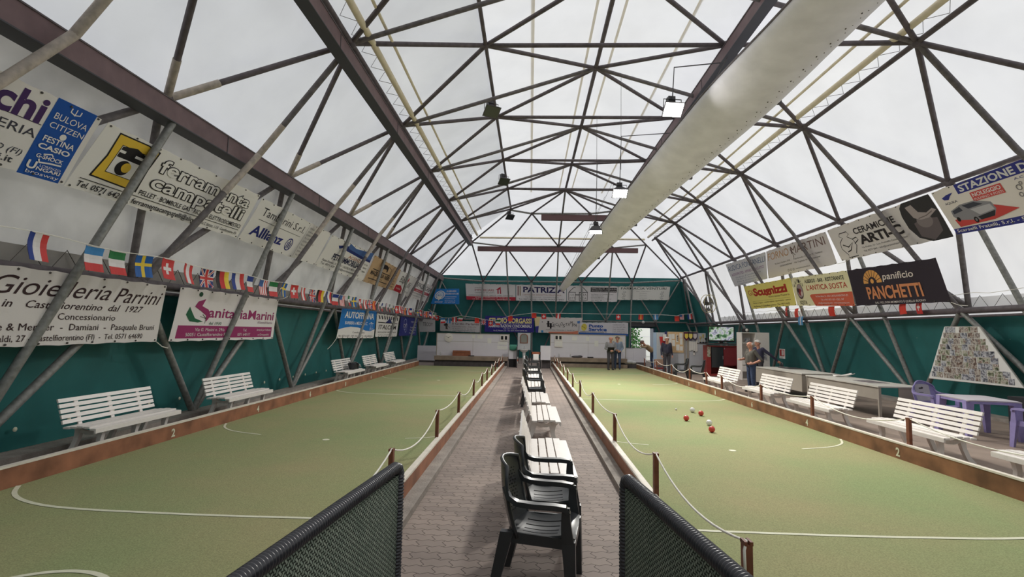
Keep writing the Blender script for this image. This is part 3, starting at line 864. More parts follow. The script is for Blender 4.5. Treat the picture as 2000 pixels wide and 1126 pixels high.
dup(c0, (5.98, 20.6, 0), PI * 0.95, 'black plastic armchair in front of the pinned papers, farther of the pair', 'black armchairs beside the tall cabinets')
dup(c0, (6.25, 19.5, 0), PI * 0.9, 'black plastic armchair closest to the first white bench beside the red cabinet', 'black armchairs beside the tall cabinets')
dup(c0, (8.75, 20.0, 0), -0.9, 'black plastic armchair the man in the navy sweater reaches for', 'black armchairs beside the tall cabinets')
dup(c0, (9.4, 19.1, 0), -0.3, 'black plastic armchair behind the grey desk end near the white cabinet', 'black armchairs beside the tall cabinets')

# ------------------------------------------------------------------ slatted bench (length along Y, front = +X)
def bench(label, group=None):
    t = thing('slatted_bench', label, 'bench', (0, 0, 0), 0, group)
    L = 0.84
    prof = [(0.275, 0.395), (0.19, 0.418), (0.095, 0.422), (0.0, 0.414), (-0.095, 0.405)]
    mb = MB()
    for i, (x, z) in enumerate(prof):
        mb.box(x - 0.04, x + 0.04, -L, L, z - 0.013, z + 0.013, mtx=None)
        if i == 0: mb.box(x + 0.024, x + 0.046, -L, L, z - 0.05, z + 0.008)
    for y in (-0.62, 0, 0.62): mb.box(-0.13, 0.29, y - 0.02, y + 0.02, 0.372, 0.395)
    mb.build('seat', 'white_plastic', t)
    mb = MB()
    for i in range(5):
        z = 0.475 + i * 0.07; x = -0.155 - i * 0.022
        mt = Matrix.Translation((x, 0, z)) @ Matrix.Rotation(-0.3, 4, 'Y')
        mb.box(-0.011, 0.011, -L, L, -0.026, 0.026, mtx=mt)
    for y in (-0.56, 0, 0.56):
        mb.bar([(-0.148, y, 0.40), (-0.165, y, 0.45), (-0.262, y, 0.775)], 0.06, 0.018, side=(0, 1, 0))
    mb.build('backrest', 'white_plastic', t)
    for y in (-0.62, 0.0, 0.62):
        mb = MB()
        mb.bar([(0.25, y, 0.38), (0.215, y, 0.33), (0.2, y, 0.22), (0.215, y, 0.1), (0.25, y, 0.0)], 0.06, [0.10, 0.08, 0.062, 0.062, 0.075], side=(0, 1, 0))
        mb.build('leg', 'white_plastic', t, smooth='auto')
        mb = MB()
        mb.bar([(-0.1, y, 0.39), (-0.1, y, 0.32), (-0.12, y, 0.22), (-0.17, y, 0.1), (-0.245, y, 0.0)], 0.06, [0.10, 0.08, 0.062, 0.062, 0.075], side=(0, 1, 0))
        mb.build('leg', 'white_plastic', t, smooth='auto')
        mb = MB(); mb.bar([(0.23, y, 0.355), (0.1, y, 0.31), (0.02, y, 0.31), (-0.1, y, 0.35)], 0.05, 0.05, side=(0, 1, 0))
        mb.build('brace', 'white_plastic', t, smooth='auto')
    return t
GW = 'white benches in the walkway'
b0 = bench('white slatted bench right behind the two near black armchairs', GW)
b0.location = (0.17, 5.98, 0)
dup(b0, (0.19, 9.02, 0), 0.0, 'white slatted bench alone in the middle of the walkway, second from the camera', GW)
dup(b0, (0.10, 11.12, 0), 0.0, 'white slatted bench in the walkway, third from the camera, before the far black armchairs', GW)
for y, lab in ((13.95, 'white slatted bench after the first far black armchair of the walkway'), (16.25, 'white slatted bench after the second far black armchair of the walkway'), (18.75, 'white slatted bench before the last black armchair of the walkway')):
    dup(b0, (0.1, y, 0), 0.0, lab, GW)
GL = 'white benches along the beam wall'
for y, lab in ((7.6, 'white slatted bench at the green wall under the brown-scripted jeweller banner'), (10.65, 'white slatted bench against the green wall under the magenta and white banner'),
               (17.1, 'white slatted bench with a dark jacket on it under the blue and white workshop banner'), (20.1, 'white slatted bench under the zig-zag topped white banner, second last at the wall'), (22.95, 'white slatted bench at the far end of the beam wall')):
    dup(b0, (-6.08, y, 0), 0.0, lab, GL)
GR = 'white benches beside the tables'
for x, y, lab in ((6.17, 6.0, 'white slatted bench cut off by the photo edge beside the lilac table'), (6.22, 8.48, 'white slatted bench with a rope post before it beside the lilac table'), (6.17, 11.2, 'white slatted bench in front of the long grey table'),
               (6.22, 13.75, 'white slatted bench in front of the standing bald man'), (6.1, 16.6, 'white slatted bench in front of the red cabinet')):
    dup(b0, (x, y, 0), PI, lab, GR)

# jacket thrown on the bench
t = thing('jacket', 'dark jacket with pale lining thrown over a white bench at the green wall', 'jacket', (-5.98, 17.45, 0.44))
def jk(u, v):
    a = 2 * PI * u
    return (0.16 * math.cos(a) * (0.6 + 0.4 * v) + 0.03 * math.sin(5 * a), (0.36 * math.sin(a)) * (1 - 0.55 * v) - 0.1 * v, 0.2 * v + 0.03 * math.sin(4 * a + v * 3) * v)
mb = MB().sheet(jk, 24, 6, 0.012)
mb.ball((0, -0.1, 0.12), (0.1, 0.2, 0.1), 14, 8)
mb.build('body', 'jacket', t, smooth=True)
MB().sheet(lambda u, v: (-0.1 + 0.2 * v, 0.14 + 0.3 * u, 0.2 - 0.16 * u + 0.03 * math.sin(6 * u + 4 * v)), 8, 6, 0.012).build('lining', 'bag', t, smooth=True)

# ------------------------------------------------------------------ rope posts and ropes
def rope_post(name_loc, label, group):
    t = thing('rope_post', label, 'post', name_loc, 0, group)
    MB().box(-0.022, 0.022, -0.03, 0.03, -0.40, 0.0).build('stake', 'post', t)
    mb = MB(); mb.box(-0.024, -0.008, -0.034, 0.034, 0.0, 0.022); mb.box(0.008, 0.024, -0.034, 0.034, 0.0, 0.022); mb.build('slotted_head', 'post', t)
    return t
proto = None
def rope_row(xs, zs, what, side, rope_label):
    global proto
    pts = []
    for i, (x, y) in enumerate(xs):
        lab = 'brown stake on the %s board, %s from the near end' % (what, ORD[i])
        if proto is None:
            proto = rope_post((x, y, zs), lab, 'rope stakes'); p = proto
        else:
            p = dup(proto, (x, y, zs), 0, lab, 'rope stakes on the %s board' % what)
        p['group'] = 'rope stakes on the %s board' % what
    for i, ((x, y), (x2, y2)) in enumerate(zip(xs, xs[1:])):
        k = 12
        for j in range(k):
            u = j / k
            pts.append((x + (x2 - x) * u, y + (y2 - y) * u, zs + 0.016 - 0.2 * 4 * u * (1 - u) * (0.7 + 0.3 * math.sin(i * 2.3))))
    x, y = xs[-1]; pts.append((x, y, zs + 0.016))
    x, y = xs[0]; pts = [(x - side * 0.03, y - 0.05, zs - 0.16), (x - side * 0.03, y - 0.04, zs - 0.02)] + pts
    tag(MB().tube(pts, 0.0085, 6).build('rope', 'cord', smooth=True), rope_label, 'rope')
ZP = 0.62
rope_row([(1.255, y) for y in (3.08, 5.2, 7.64, 10.24, 12.77, 14.95, 17.0, 18.9, 21.2, 23.6, 26.0)], ZP, 'walkway-side ball-lane', 1, 'white rope sagging between the stakes beside the lane with the balls')
rope_row([(-1.33, y) for y in (2.7, 5.07, 7.56, 9.84, 12.44, 14.6, 16.3, 18.3, 20.2, 22.6, 25.2)], ZP, 'walkway-side empty-lane', -1, 'white rope sagging between the stakes beside the empty lane')
rope_row([(5.61, y) for y in (5.3, 7.9, 10.5, 12.75, 15.3, 16.6, 18.3, 20.6, 23.0, 25.4)], ZP, 'table-side ball-lane', 1, 'white rope strung in front of the white benches beside the tables')

# ------------------------------------------------------------------ balls
for x, y, r, m, lab in ((3.29, 11.0, 0.058, 'red_ball', 'red bocce ball on the green carpet, the one closest to the walkway'), (3.83, 11.72, 0.058, 'red_ball', 'red bocce ball on the green carpet beside the farther white ball'),
                        (3.79, 12.2, 0.058, 'white_ball', 'white bocce ball farthest away on the green carpet'), (3.59, 10.5, 0.058, 'white_ball', 'white bocce ball touching line with the lowest red ball'),
                        (3.39, 9.78, 0.058, 'red_ball', 'red bocce ball lying closest to the camera'), (3.5, 12.5, 0.024, 'white_ball', 'tiny white jack ball on the green carpet beyond the balls')):
    o = MB().ball((0, 0, 0), r, 24, 16).build('bocce_ball', m, smooth=True, loc=(x, y, r + 0.015))
    tag(o, lab, 'ball', 'bocce balls on the lane')

# ------------------------------------------------------------------ net fences by the camera
def fence(p_far, p_near, sgn, label):
    t = thing('net_fence', label, 'fence', (0, 0, 0))
    a = Vector((p_far[0], p_far[1], 0)); d = (Vector((p_near[0], p_near[1], 0)) - a); d.normalize()
    L = 3.2; H = 0.95
    b = a + d * L
    def ribbed(pts, nm):
        k = []
        P = [Vector(p) for p in pts]; seg = []
        for p, q in zip(P, P[1:]):
            n = max(2, int((q - p).length / 0.005)); seg += [p.lerp(q, i / n) for i in range(n)]
        seg.append(P[-1])
        rr = [0.037 if i % 4 < 2 else 0.0305 for i in range(len(seg))]
        return MB().tube(seg, rr, 16).build(nm, 'hose', t, smooth=True)
    c1 = [a + Vector((0, 0, H - 0.09)), a - d * -0.004 + Vector((0, 0, H - 0.05)), a + d * 0.025 + Vector((0, 0, H - 0.015)), a + d * 0.07 + Vector((0, 0, H)), b + Vector((0, 0, H))]
    ribbed(c1, 'corrugated_top_sleeve')
    ribbed([a + Vector((0, 0, 0.0)), a + Vector((0, 0, H - 0.09))], 'corrugated_end_sleeve')
    nrm = Vector((-d.y, d.x, 0))
    mb = MB()
    q0, q1 = a + d * 0.01, b
    vs = [q0 + nrm * 0.012, q1 + nrm * 0.012, q1 + nrm * 0.012 + Vector((0, 0, H)), q0 + nrm * 0.012 + Vector((0, 0, H - 0.05))]
    vs += [v - nrm * 0.024 for v in vs]
    mb.add(vs, [(0, 1, 2, 3), (7, 6, 5, 4), (0, 4, 5, 1), (1, 5, 6, 2), (2, 6, 7, 3), (3, 7, 4, 0)])
    mb.build('net_panel', 'net', t)
    MB().tube([b, b + Vector((0, 0, H))], 0.03, 12).build('end_post', 'galv', t, smooth='auto')
    return t
fence((-0.81, 3.28), (-0.96, 1.79), -1, 'green net fence panel with black corrugated top sleeve beside the empty lane')
fence((0.58, 3.15), (0.75, 1.92), 1, 'green net fence panel with black corrugated top sleeve beside the lane with balls')

# ------------------------------------------------------------------ grey tables
def desk(x0, x1, y0, y1, h, name, label, closed):
    t = thing(name, label, 'table', (x0, y0, 0))
    w, d = x1 - x0, y1 - y0
    MB().box(0, w, 0, d, h - 0.03, h).build('table_top', 'table_top', t)
    MB().box(0.004, w - 0.004, 0.004, d - 0.004, h - 0.033, h - 0.0302).build('edge_band', 'black', t)
    if closed:
        MB().box(0.02, 0.045, 0.06, d - 0.03, 0.22, h - 0.034).build('front_panel', 'table_side', t)
        MB().box(0.015, w - 0.02, 0.03, 0.058, 0.22, h - 0.034).build('end_panel', 'table_side', t)
        for y in (0.1, d - 0.15):
            MB().box(0.08, w - 0.08, y, y + 0.05, 0, 0.05).box(w / 2 - 0.04, w / 2 + 0.04, y, y + 0.05, 0.049, 0.3).build('foot_frame', 'black', t)
    else:
        MB().box(0.03, 0.055, 0.07, d - 0.07, h - 0.3, h - 0.034).build('front_panel', 'table_side', t)
        for y in (0.02, d - 0.06):
            MB().box(0.02, 0.075, y, y + 0.04, 0, h - 0.034).build('leg', 'table_side', t)
            MB().box(w - 0.075, w - 0.02, y, y + 0.04, 0, h - 0.034).build('leg', 'table_side', t)
        MB().box(w * 0.45, w - 0.09, 0.028, 0.05, 0.15, h - 0.034).build('side_panel', 'table_side', t)
    return t
desk(7.72, 8.75, 11.75, 14.75, 0.75, 'long_table', 'long grey laminate table with a dark map on top behind the white benches', False)
desk(7.9, 9.0, 15.3, 18.4, 0.75, 'desk', 'closed-front grey desk between the long grey table and the white cabinet', True)
tag(MB().box(-0.22, 0.22, -0.35, 0.35, 0, 0.004).build('sheet_print', picture_mat('dark_print', [(60, 50, 56), (110, 100, 104), (170, 160, 158)], 9), loc=(8.3, 12.9, 0.751)), 'dark printed sheet lying on the long grey table', 'paper')
t = thing('white_tray', 'white curved plastic piece resting on the far end of the long grey table', 'tray', (8.5, 14.3, 0.753))
MB().sheet(lambda u, v: (-0.25 + 0.5 * u, (v - 0.5) * 0.16, 0.012 + 0.13 * max(0, u - 0.45) ** 1.3 + 0.03 * (2 * v - 1) ** 2), 12, 6, 0.01).build('shell', 'white_plastic', t, smooth=True)
tag(MB().box(-0.3, 0.3, -0.4, 0.4, 0, 0.012).build('black_board', 'black', loc=(8.8, 17.6, 0.752)), 'flat black board lying on the closed-front grey desk', 'board')

# lilac plastic table and chairs
t = thing('garden_table', 'lilac plastic garden table by the photo collage', 'table', (8.52, 10.2, 0), -0.2)
MB().sheet(lambda u, v: (-0.42 + 0.84 * u, -0.5 + 1.0 * v, 0.715 - 0.012 * (abs(2 * u - 1) ** 8 + abs(2 * v - 1) ** 8)), 20, 20, 0.022).build('table_top', 'lilac_pale', t, smooth='auto')
mb = MB()
for x in (-0.4, 0.4): mb.box(x - 0.012, x + 0.012, -0.46, 0.46, 0.645, 0.705)
for y in (-0.48, 0.48): mb.box(-0.38, 0.38, y - 0.012, y + 0.012, 0.645, 0.705)
mb.build('apron', 'lilac', t)
for sx in (-1, 1):
    for sy in (-1, 1):
        mb = MB(); vs = []
        for z, w, o in ((0.7, 0.13, 0.0), (0.35, 0.1, 0.02), (0.0, 0.075, 0.045)):
            cx, cy = sx * (0.36 + o), sy * (0.42 + o)
            vs += [(cx - sx * w / 2, cy - sy * w / 2, z), (cx + sx * w / 2, cy - sy * w / 2, z), (cx + sx * w / 2, cy + sy * w / 2, z), (cx - sx * w / 2, cy + sy * w / 2, z)]
        mb.add(vs, [tuple(range(4)), (11, 10, 9, 8)] + [(a * 4 + i, a * 4 + (i + 1) % 4, a * 4 + 4 + (i + 1) % 4, a * 4 + 4 + i) for a in (0, 1) for i in range(4)])
        mb.build('leg', 'lilac', t)
l0 = armchair('garden_chair', 'lilac plastic armchair with pale back at the far end of the lilac table', 'lilac', 'lilac_pale', 'lilac garden chairs', True)
l0.location = (8.5, 11.2, 0); l0.rotation_euler = (0, 0, -PI / 2 + 0.2); l0.scale = (1.1, 1.15, 1.02)
dup(l0, (8.6, 9.0, 0), PI / 2 + 0.15, 'lilac plastic armchair with pale back at the camera end of the lilac table')
tag(MB().box(0, 0.8, 0, 1.3, 0, 0.72).build('covered_stack', 'jacket', loc=(9.45, 9.3, 0)), 'dark covered pile against the green wall behind the lilac chairs', 'cover')

# ------------------------------------------------------------------ far end of the lanes
def end_wall(x0, x1, yf, yb, z1, label, hatch):
    t = thing('end_panel', label, 'panel', (x0, yb, 0))
    w = x1 - x0
    MB().box(0, w, 0, 0.06, 0.3, z1).build('board', 'panel', t)
    mb = MB()
    mb.box(0, w, -0.003, 0, (z1 + 0.5) / 2 + 0.16, (z1 + 0.5) / 2 + 0.172).box(w * 0.5, w * 0.5 + 0.012, -0.003, 0, 0.5, z1)
    mb.box(0, w, -0.02, 0.07, z1, z1 + 0.03).box(-0.04, 0, -0.02, 0.07, 0, z1 + 0.03).box(w, w + 0.04, -0.02, 0.07, 0, z1 + 0.03)
    mb.build('joint_frame', 'table_side', t)
    c = thing('back_counter', 'low brown padded counter below the ' + hatch, 'counter', (x0, yf, 0))
    d = yb - yf
    MB().box(0, w, 0, d, 0.46, 0.5).build('worktop', 'counter', c)
    MB().box(0, w, 0.0, 0.06, 0.30, 0.46).build('front_rail', 'counter', c)
    MB().box(0.02, w - 0.02, 0.10, 0.14, 0.0, 0.31).build('padded_front', 'counter_dark', c)
    MB().box(0, w, -0.02, 0.05, 0.0, 0.2).build('kick_board', 'counter_dark' if x0 < 0 else 'counter', c)
    return t
end_wall(-4.88, -1.1, 26.25, 27.0, 1.64, 'grey back panel with the round clock at the end of the empty lane', 'grey panel with the round clock')
end_wall(1.12, 5.08, 27.0, 27.6, 1.70, 'grey back panel behind the two standing men at the end of the ball lane', 'grey panel behind the two standing men')
def slab_thing(name, label, cat, x0, x1, y0, y1, z0, z1, m, group=None):
    return tag(MB().box(0, x1 - x0, 0, y1 - y0, 0, z1 - z0).build(name, m, loc=(x0, y0, z0)), label, cat, group)
# wall clock
t = thing('wall_clock', 'round white wall clock at the corner of the grey panel', 'clock', (-4.28, 26.98, 1.43))
MB().lathe([(0.0, -0.03), (0.2, -0.03), (0.225, -0.02), (0.225, 0.02)], n=32, axis='y').build('dial', 'white_plastic', t, smooth='auto')
mb = MB()
for a, L, w in ((math.radians(60), 0.14, 0.012), (math.radians(-62), 0.18, 0.01)):
    mb.bar([(-0.03 * math.sin(a), -0.036, -0.03 * math.cos(a)), (L * math.sin(a), -0.036, L * math.cos(a))], w, 0.004, side=(math.cos(a), 0, -math.sin(a)))
mb.build('hands', 'black', t)
tag(MB().lathe([(0.0, -0.01), (0.32, -0.01), (0.32, 0.02)], n=32, axis='y').build('round_board', mat('cream_disc', S(226, 214, 192), 0.7), loc=(4.62, 27.575, 1.38)), 'cream round board on the grey panel behind the man in denim', 'board')
def scoreboard(loc, label, low):
    t = thing('scoreboard', label, 'scoreboard', loc)
    MB().box(0, 0.42, -0.05, 0, 0, 0.30).build('case', 'white_plastic', t)
    for x in (0.05, 0.25):
        MB().box(x, x + 0.12, -0.058, -0.05, 0.06, 0.25).build('score_window', 'black', t)
    if low:
        MB().box(0, 0.42, -0.05, 0, -0.34, -0.01).build('lower_case', 'white_plastic', t)
        for x in (0.04, 0.24):
            for z in (-0.15, -0.28): MB().box(x, x + 0.14, -0.056, -0.05, z, z + 0.08).build('score_card', 'paper', t)
    return t
scoreboard((-1.56, 26.99, 1.32), 'white scoreboard at the walkway end of the panel with the clock', False)
scoreboard((1.32, 27.59, 1.38), 'white scoreboard with two rows of cards on the panel behind the standing men', True)
k = 0
for x, z, w, h, y in ((-3.05, 1.42, 0.17, 0.18, 27.0), (-2.75, 1.4, 0.27, 0.2, 27.0), (-2.22, 1.18, 0.2, 0.27, 27.0), (-1.68, 1.1, 0.5, 0.18, 27.0), (-1.7, 0.86, 0.52, 0.2, 27.0),
                      (2.25, 1.4, 0.27, 0.22, 27.6), (3.0, 1.38, 0.17, 0.22, 27.6), (3.45, 1.1, 0.2, 0.3, 27.6), (4.75, 0.86, 0.3, 0.28, 27.6)):
    k += 1
    slab_thing('paper_notice', 'white paper notice on the grey panel %s, %s from its beam-wall end' % ('with the clock' if x < 0 else 'behind the two men', ORD[(k if x < 0 else k - 5) - 1]), 'notice', x, x + w, y - 0.012, y - 0.006, z, z + h, 'paper', 'notices on the grey panels')
t = thing('wooden_case', 'reddish-brown wooden case standing on the counter below the clock panel', 'case', (-4.0, 26.62, 0.5))
MB().box(0, 0.92, 0, 0.3, 0, 0.17).build('body', 'brown_box', t)
MB().box(0.01, 0.91, 0.0, 0.3, 0.18, 0.27).build('lid', 'brown_box', t)
slab_thing('black_tray', 'small black tray on the counter beside the wooden case', 'tray', -3.15, -2.85, 26.4, 26.6, 0.5, 0.54, 'black')
slab_thing('black_tray', 'small black tray on the counter beside the two standing men', 'tray', 3.05, 3.35, 27.2, 27.4, 0.5, 0.56, 'black')
tag(MB().ball((0, 0, 0), (0.3, 0.1, 0.06), 16, 8).ball((0.15, 0, 0.02), (0.14, 0.1, 0.06), 12, 8).build('folded_cloth', 'metal_dark', smooth=True, loc=(2.5, 27.3, 0.55)), 'dark crumpled cloth lying on the counter of the ball lane', 'cloth')
def bottle(loc, lab):
    t = thing('plastic_bottle', lab, 'bottle', loc, 0, 'bottles on the counters')
    MB().lathe([(0.03, 0), (0.034, 0.02), (0.034, 0.13), (0.014, 0.18), (0.013, 0.2)], n=12).build('body', 'bag', t, smooth='auto')
    MB().lathe([(0.015, 0.2), (0.015, 0.225), (0, 0.225)], n=10).build('cap', 'white_plastic', t)
bottle((1.55, 27.25, 0.5), 'small clear bottle on the counter end closest to the walkway')
bottle((2.15, 27.25, 0.5), 'small clear bottle on the counter beside the crumpled cloth')
bottle((-4.6, 26.5, 0.5), 'small pale bottle on the counter below the clock')
# screens closing the ends of the counters
def screen(name, label, x0, x1, y, z1, zd):
    t = thing(name, label, 'screen', (x0, y, 0))
    MB().box(0, x1 - x0, 0, 0.04, zd, z1).build('grey_sheet', 'panel', t)
    MB().box(0, x1 - x0, 0.0, 0.038, 0, zd).build('dark_base', 'panel_dark', t)
    return t
screen('corner_screen', 'grey low screen in the corner of the beam wall beside the clock panel', -6.35, -5.3, 29.0, 0.93, 0.1)
t = thing('side_screen', 'narrow grey screen with a dark base beside the sink', 'screen', (-1.06, 26.3, 0))
MB().box(0, 0.4, 0, 0.04, 0.42, 1.1).build('grey_sheet', 'panel', t); MB().box(0, 0.4, 0.03, 0.07, 0, 0.42).build('dark_base', 'black', t)
MB().box(0.4, 0.44, -0.35, 0.07, 0, 1.05).build('side_leaf', 'panel_dark', t)
tag(MB().sheet(lambda u, v: (0.36 * u - 0.18, -0.04 * math.sin(PI * v), -0.26 * v - 0.03 * math.sin(PI * u) * v), 8, 6, 0.02).build('hanging_bag', 'green_bag', smooth=True, loc=(-0.84, 26.24, 1.14)), 'green bag hanging over the narrow grey screen beside the sink', 'bag')
t = thing('side_screen', 'narrow grey cabinet with an open dark bottom at the walkway end of the ball lane', 'screen', (0.55, 25.85, 0))
MB().box(0, 0.5, 0, 0.5, 0.42, 1.12).build('grey_sheet', 'panel', t); MB().box(0, 0.05, 0, 0.5, 0, 0.42).box(0.08, 0.5, 0.2, 0.5, 0, 0.42).build('dark_base', 'panel_dark', t)
# sink corner
t = thing('tiled_panel', 'white tiled panel holding the mirror above the sink', 'panel', (-0.7, 29.9, 0))
MB().box(0, 0.74, 0, 0.06, 0.76, 1.74).build('tile_sheet', 'tile', t)
MB().box(0.02, 0.08, 0.01, 0.06, 0, 0.76).box(0.66, 0.72, 0.01, 0.06, 0, 0.76).build('support', 'metal_dark', t)
t = thing('mirror', 'arched mirror in a brown frame above the sink', 'mirror', (-0.34, 29.88, 1.17))
arch = [(-0.2, 0), (0.2, 0), (0.2, 0.36), (0.16, 0.46), (0.08, 0.51), (-0.08, 0.51), (-0.16, 0.46), (-0.2, 0.36)]
MB().prism(arch, lambda p, k: (p[0] * 1.15, (0, -0.02)[k], p[1] * 1.06 - 0.02)).build('frame', 'brown_box', t)
MB().prism(arch, lambda p, k: (p[0] * 0.9, (-0.02, -0.026)[k], p[1] * 0.92 + 0.015)).build('glass', mat('mirror_glass', S(206, 198, 186), 0.15, 0.6), t)
t = thing('wash_basin', 'white pedestal wash basin at the far end of the walkway', 'basin', (-0.32, 29.62, 0))
MB().lathe([(0.0, 0.62), (0.1, 0.63), (0.2, 0.7), (0.26, 0.78), (0.27, 0.81), (0.24, 0.81), (0.2, 0.74), (0.0, 0.70)], n=24).build('bowl', 'ceramic', t, smooth=True)
MB().lathe([(0.12, 0), (0.1, 0.05), (0.075, 0.3), (0.09, 0.62)], n=18).build('pedestal', 'ceramic', t, smooth='auto')
MB().tube([(0, 0.22, 0.8), (0, 0.22, 0.93), (0, 0.16, 0.96), (0, 0.1, 0.92)], 0.014, 8).build('tap', 'chrome', t, smooth=True)
for i, z in enumerate((0, 0.13, 0.26)):
    tag(MB().box(-0.07, 0.07, -0.06, 0.06, 0, 0.12).build('small_can', 'terracotta' if i % 2 else 'paper', loc=(-0.72, 29.5, z)), 'small can in the stack beside the basin foot, %s from the floor' % ORD[i], 'can', 'cans beside the basin')
t = thing('wooden_chair', 'dark wooden chair with a white cloth at the far end of the walkway', 'chair', (0.3, 24.2, 0), 0)
MB().box(-0.22, 0.22, -0.22, 0.22, 0.43, 0.47).build('seat', 'black', t)
MB().box(-0.22, 0.22, 0.2, 0.24, 0.75, 0.87).build('backrest', 'brown_box', t)
for x in (-0.2, 0.2):
    for y in (-0.2, 0.22):
        MB().box(x - 0.02, x + 0.02, y - 0.02, y + 0.02, 0, 0.87 if y > 0 else 0.43).build('leg', 'black', t)
tag(MB().sheet(lambda u, v: (-0.13 + 0.26 * u, 0.185 - 0.06 * v, 0.76 - 0.28 * v), 6, 6, 0.015).build('cloth', 'paper', smooth=True, loc=(0.3, 24.2, 0)), 'white cloth hanging on the dark wooden chair', 'cloth')
tag(MB().ball((0, 0, 0), (0.09, 0.1, 0.2), 14, 10).build('plastic_bag', 'bag', smooth=True, loc=(-0.2, 20.55, 0.66)), 'white bag hanging behind the last black walkway armchair', 'bag')

# ------------------------------------------------------------------ door and the yard outside
d = thing('door_1', 'dark blue door frame opening onto the bright yard', 'door', (DX0, 36.05, 0)); structure(d)
W = DX1 - DX0
MB().box(-0.02, 0.06, -0.06, 0.08, 0, DZ).box(W - 0.06, W + 0.02, -0.06, 0.08, 0, DZ).box(-0.02, W + 0.02, -0.06, 0.08, DZ - 0.06, DZ + 0.02).build('frame', 'blue', d)
MB().box(W - 0.08, W + 0.02, -1.0, -0.06, 0.02, DZ - 0.08).build('leaf', 'blue', d)
MB().box(-0.1, W + 0.3, -0.35, 0.0, DZ + 0.04, DZ + 0.38).build('canopy', 'metal_dark', d)
tag(MB().ball((0, 0, 0), 0.1, 14, 10).build('bulkhead_lamp', 'white_plastic', smooth=True, loc=(7.75, 35.45, 2.62)), 'small round white lamp above the doorway', 'lamp')
b = thing('building', 'white building seen through the open doorway', 'building', (5.5, 43, 0))
MB().box(1.9, 8, 0, 0.3, 0, 5).build('wall', 'facade', b)
MB().box(3.35, 3.42, -0.02, 0.0, 0.3, 4.2).box(3.4, 5.2, -0.02, 0, 1.6, 1.64).build('joint', 'panel', b)
sh = thing('shrub', 'leafy green shrub beside the open doorway outside', 'shrub', (8.15, 41.2, 0))
rnd = random.Random(3)
mb = MB()
for i in range(420):
    c = Vector((max(-0.6, min(0.6, rnd.gauss(0, 0.34))), max(-0.5, min(0.5, rnd.gauss(0, 0.3))), 0.2 + rnd.random() * 3.0))
    r = Euler((rnd.random() * 6, rnd.random() * 6, rnd.random() * 6)).to_matrix()
    q = [c + r @ Vector(p) for p in ((-0.05, -0.1, 0), (0.05, -0.1, 0.01), (0.07, 0.08, 0), (-0.04, 0.12, 0.02))]
    mb.add(q, [(0, 1, 2, 3)])
mb.build('foliage', 'leaf', sh)
MB().tube([(0, 0, 0), (0.05, 0, 2.4)], 0.04, 6).build('stem', 'counter', sh)
# low wall beside the door, partition and cabinets
t = thing('low_partition', 'grey waist-high partition the stooping man leans on', 'partition', (5.14, 27.75, 0))
MB().box(0, 0.4, 0, 0.06, 0.32, 1.05).box(0.4, 1.06, -0.02, 0.04, 0.3, 1.04).build('sheet', 'panel', t)
MB().box(0, 1.06, 0, 0.04, 0, 0.31).build('dark_base', 'panel_dark', t)
MB().box(-0.01, 1.08, -0.03, 0.07, 1.05, 1.08).build('cap_rail', 'metal_dark', t)
tag(MB().ball((0, 0, 0), (0.16, 0.14, 0.1), 12, 8).ball((0.2, 0.02, -0.02), (0.14, 0.12, 0.09), 12, 8).ball((-0.15, 0.1, -0.04), (0.12, 0.1, 0.07), 10, 6).build('cloth_heap', 'bag', smooth=True, loc=(5.2, 27.0, 0.35)), 'heap of pale rags at the corner where the ball lane ends', 'cloth')
p = thing('partition_wall', 'pale grey-blue partition covered with notices behind the white-haired man in navy', 'partition', (6.05, 24.75, 0))
MB().box(0, 2.3, 0, 0.05, 0.02, 1.9).build('sheet', 'partition', p)
MB().box(1.28, 1.34, -0.03, 0, 0, 1.9).box(1.4, 1.5, -0.03, 0, 0, 1.9).build('upright', 'table_side', p)
cb = thing('cork_board', 'tan cork board with pinned sheets behind the white-haired man', 'notice board', (6.55, 24.74, 0.96))
MB().box(0, 0.75, -0.02, 0, 0, 0.98).build('sheet', 'cork', cb)
rnd = random.Random(5)
for x, z, w, h in ((0.05, 0.45, 0.14, 0.42), (0.21, 0.3, 0.14, 0.3), (0.2, 0.64, 0.13, 0.24), (0.4, 0.5, 0.1, 0.35), (0.4, 0.1, 0.16, 0.28), (0.58, 0.1, 0.13, 0.2), (0.58, 0.38, 0.12, 0.3), (0.56, 0.7, 0.14, 0.22)):
    MB().box(x, x + w, -0.026, -0.02, z, z + h).build('pinned_sheet', 'paper', cb)
MB().box(0.43, 0.50, -0.03, -0.026, 0.55, 0.82).build('dark_print', 'photo_a', cb)
for i, (x, z, h) in enumerate(((7.56, 1.05, 0.46), (7.66, 1.08, 0.42), (7.76, 0.98, 0.5), (7.86, 1.02, 0.48), (7.74, 0.86, 0.2), (7.88, 1.5, 0.35))):
    slab_thing('paper_slip', 'hanging paper slip below the pennants, %s from the cork board' % ORD[i], 'paper', x, x + 0.09, 24.715, 24.72, z, z + h, 'paper', 'paper slips on the partition')
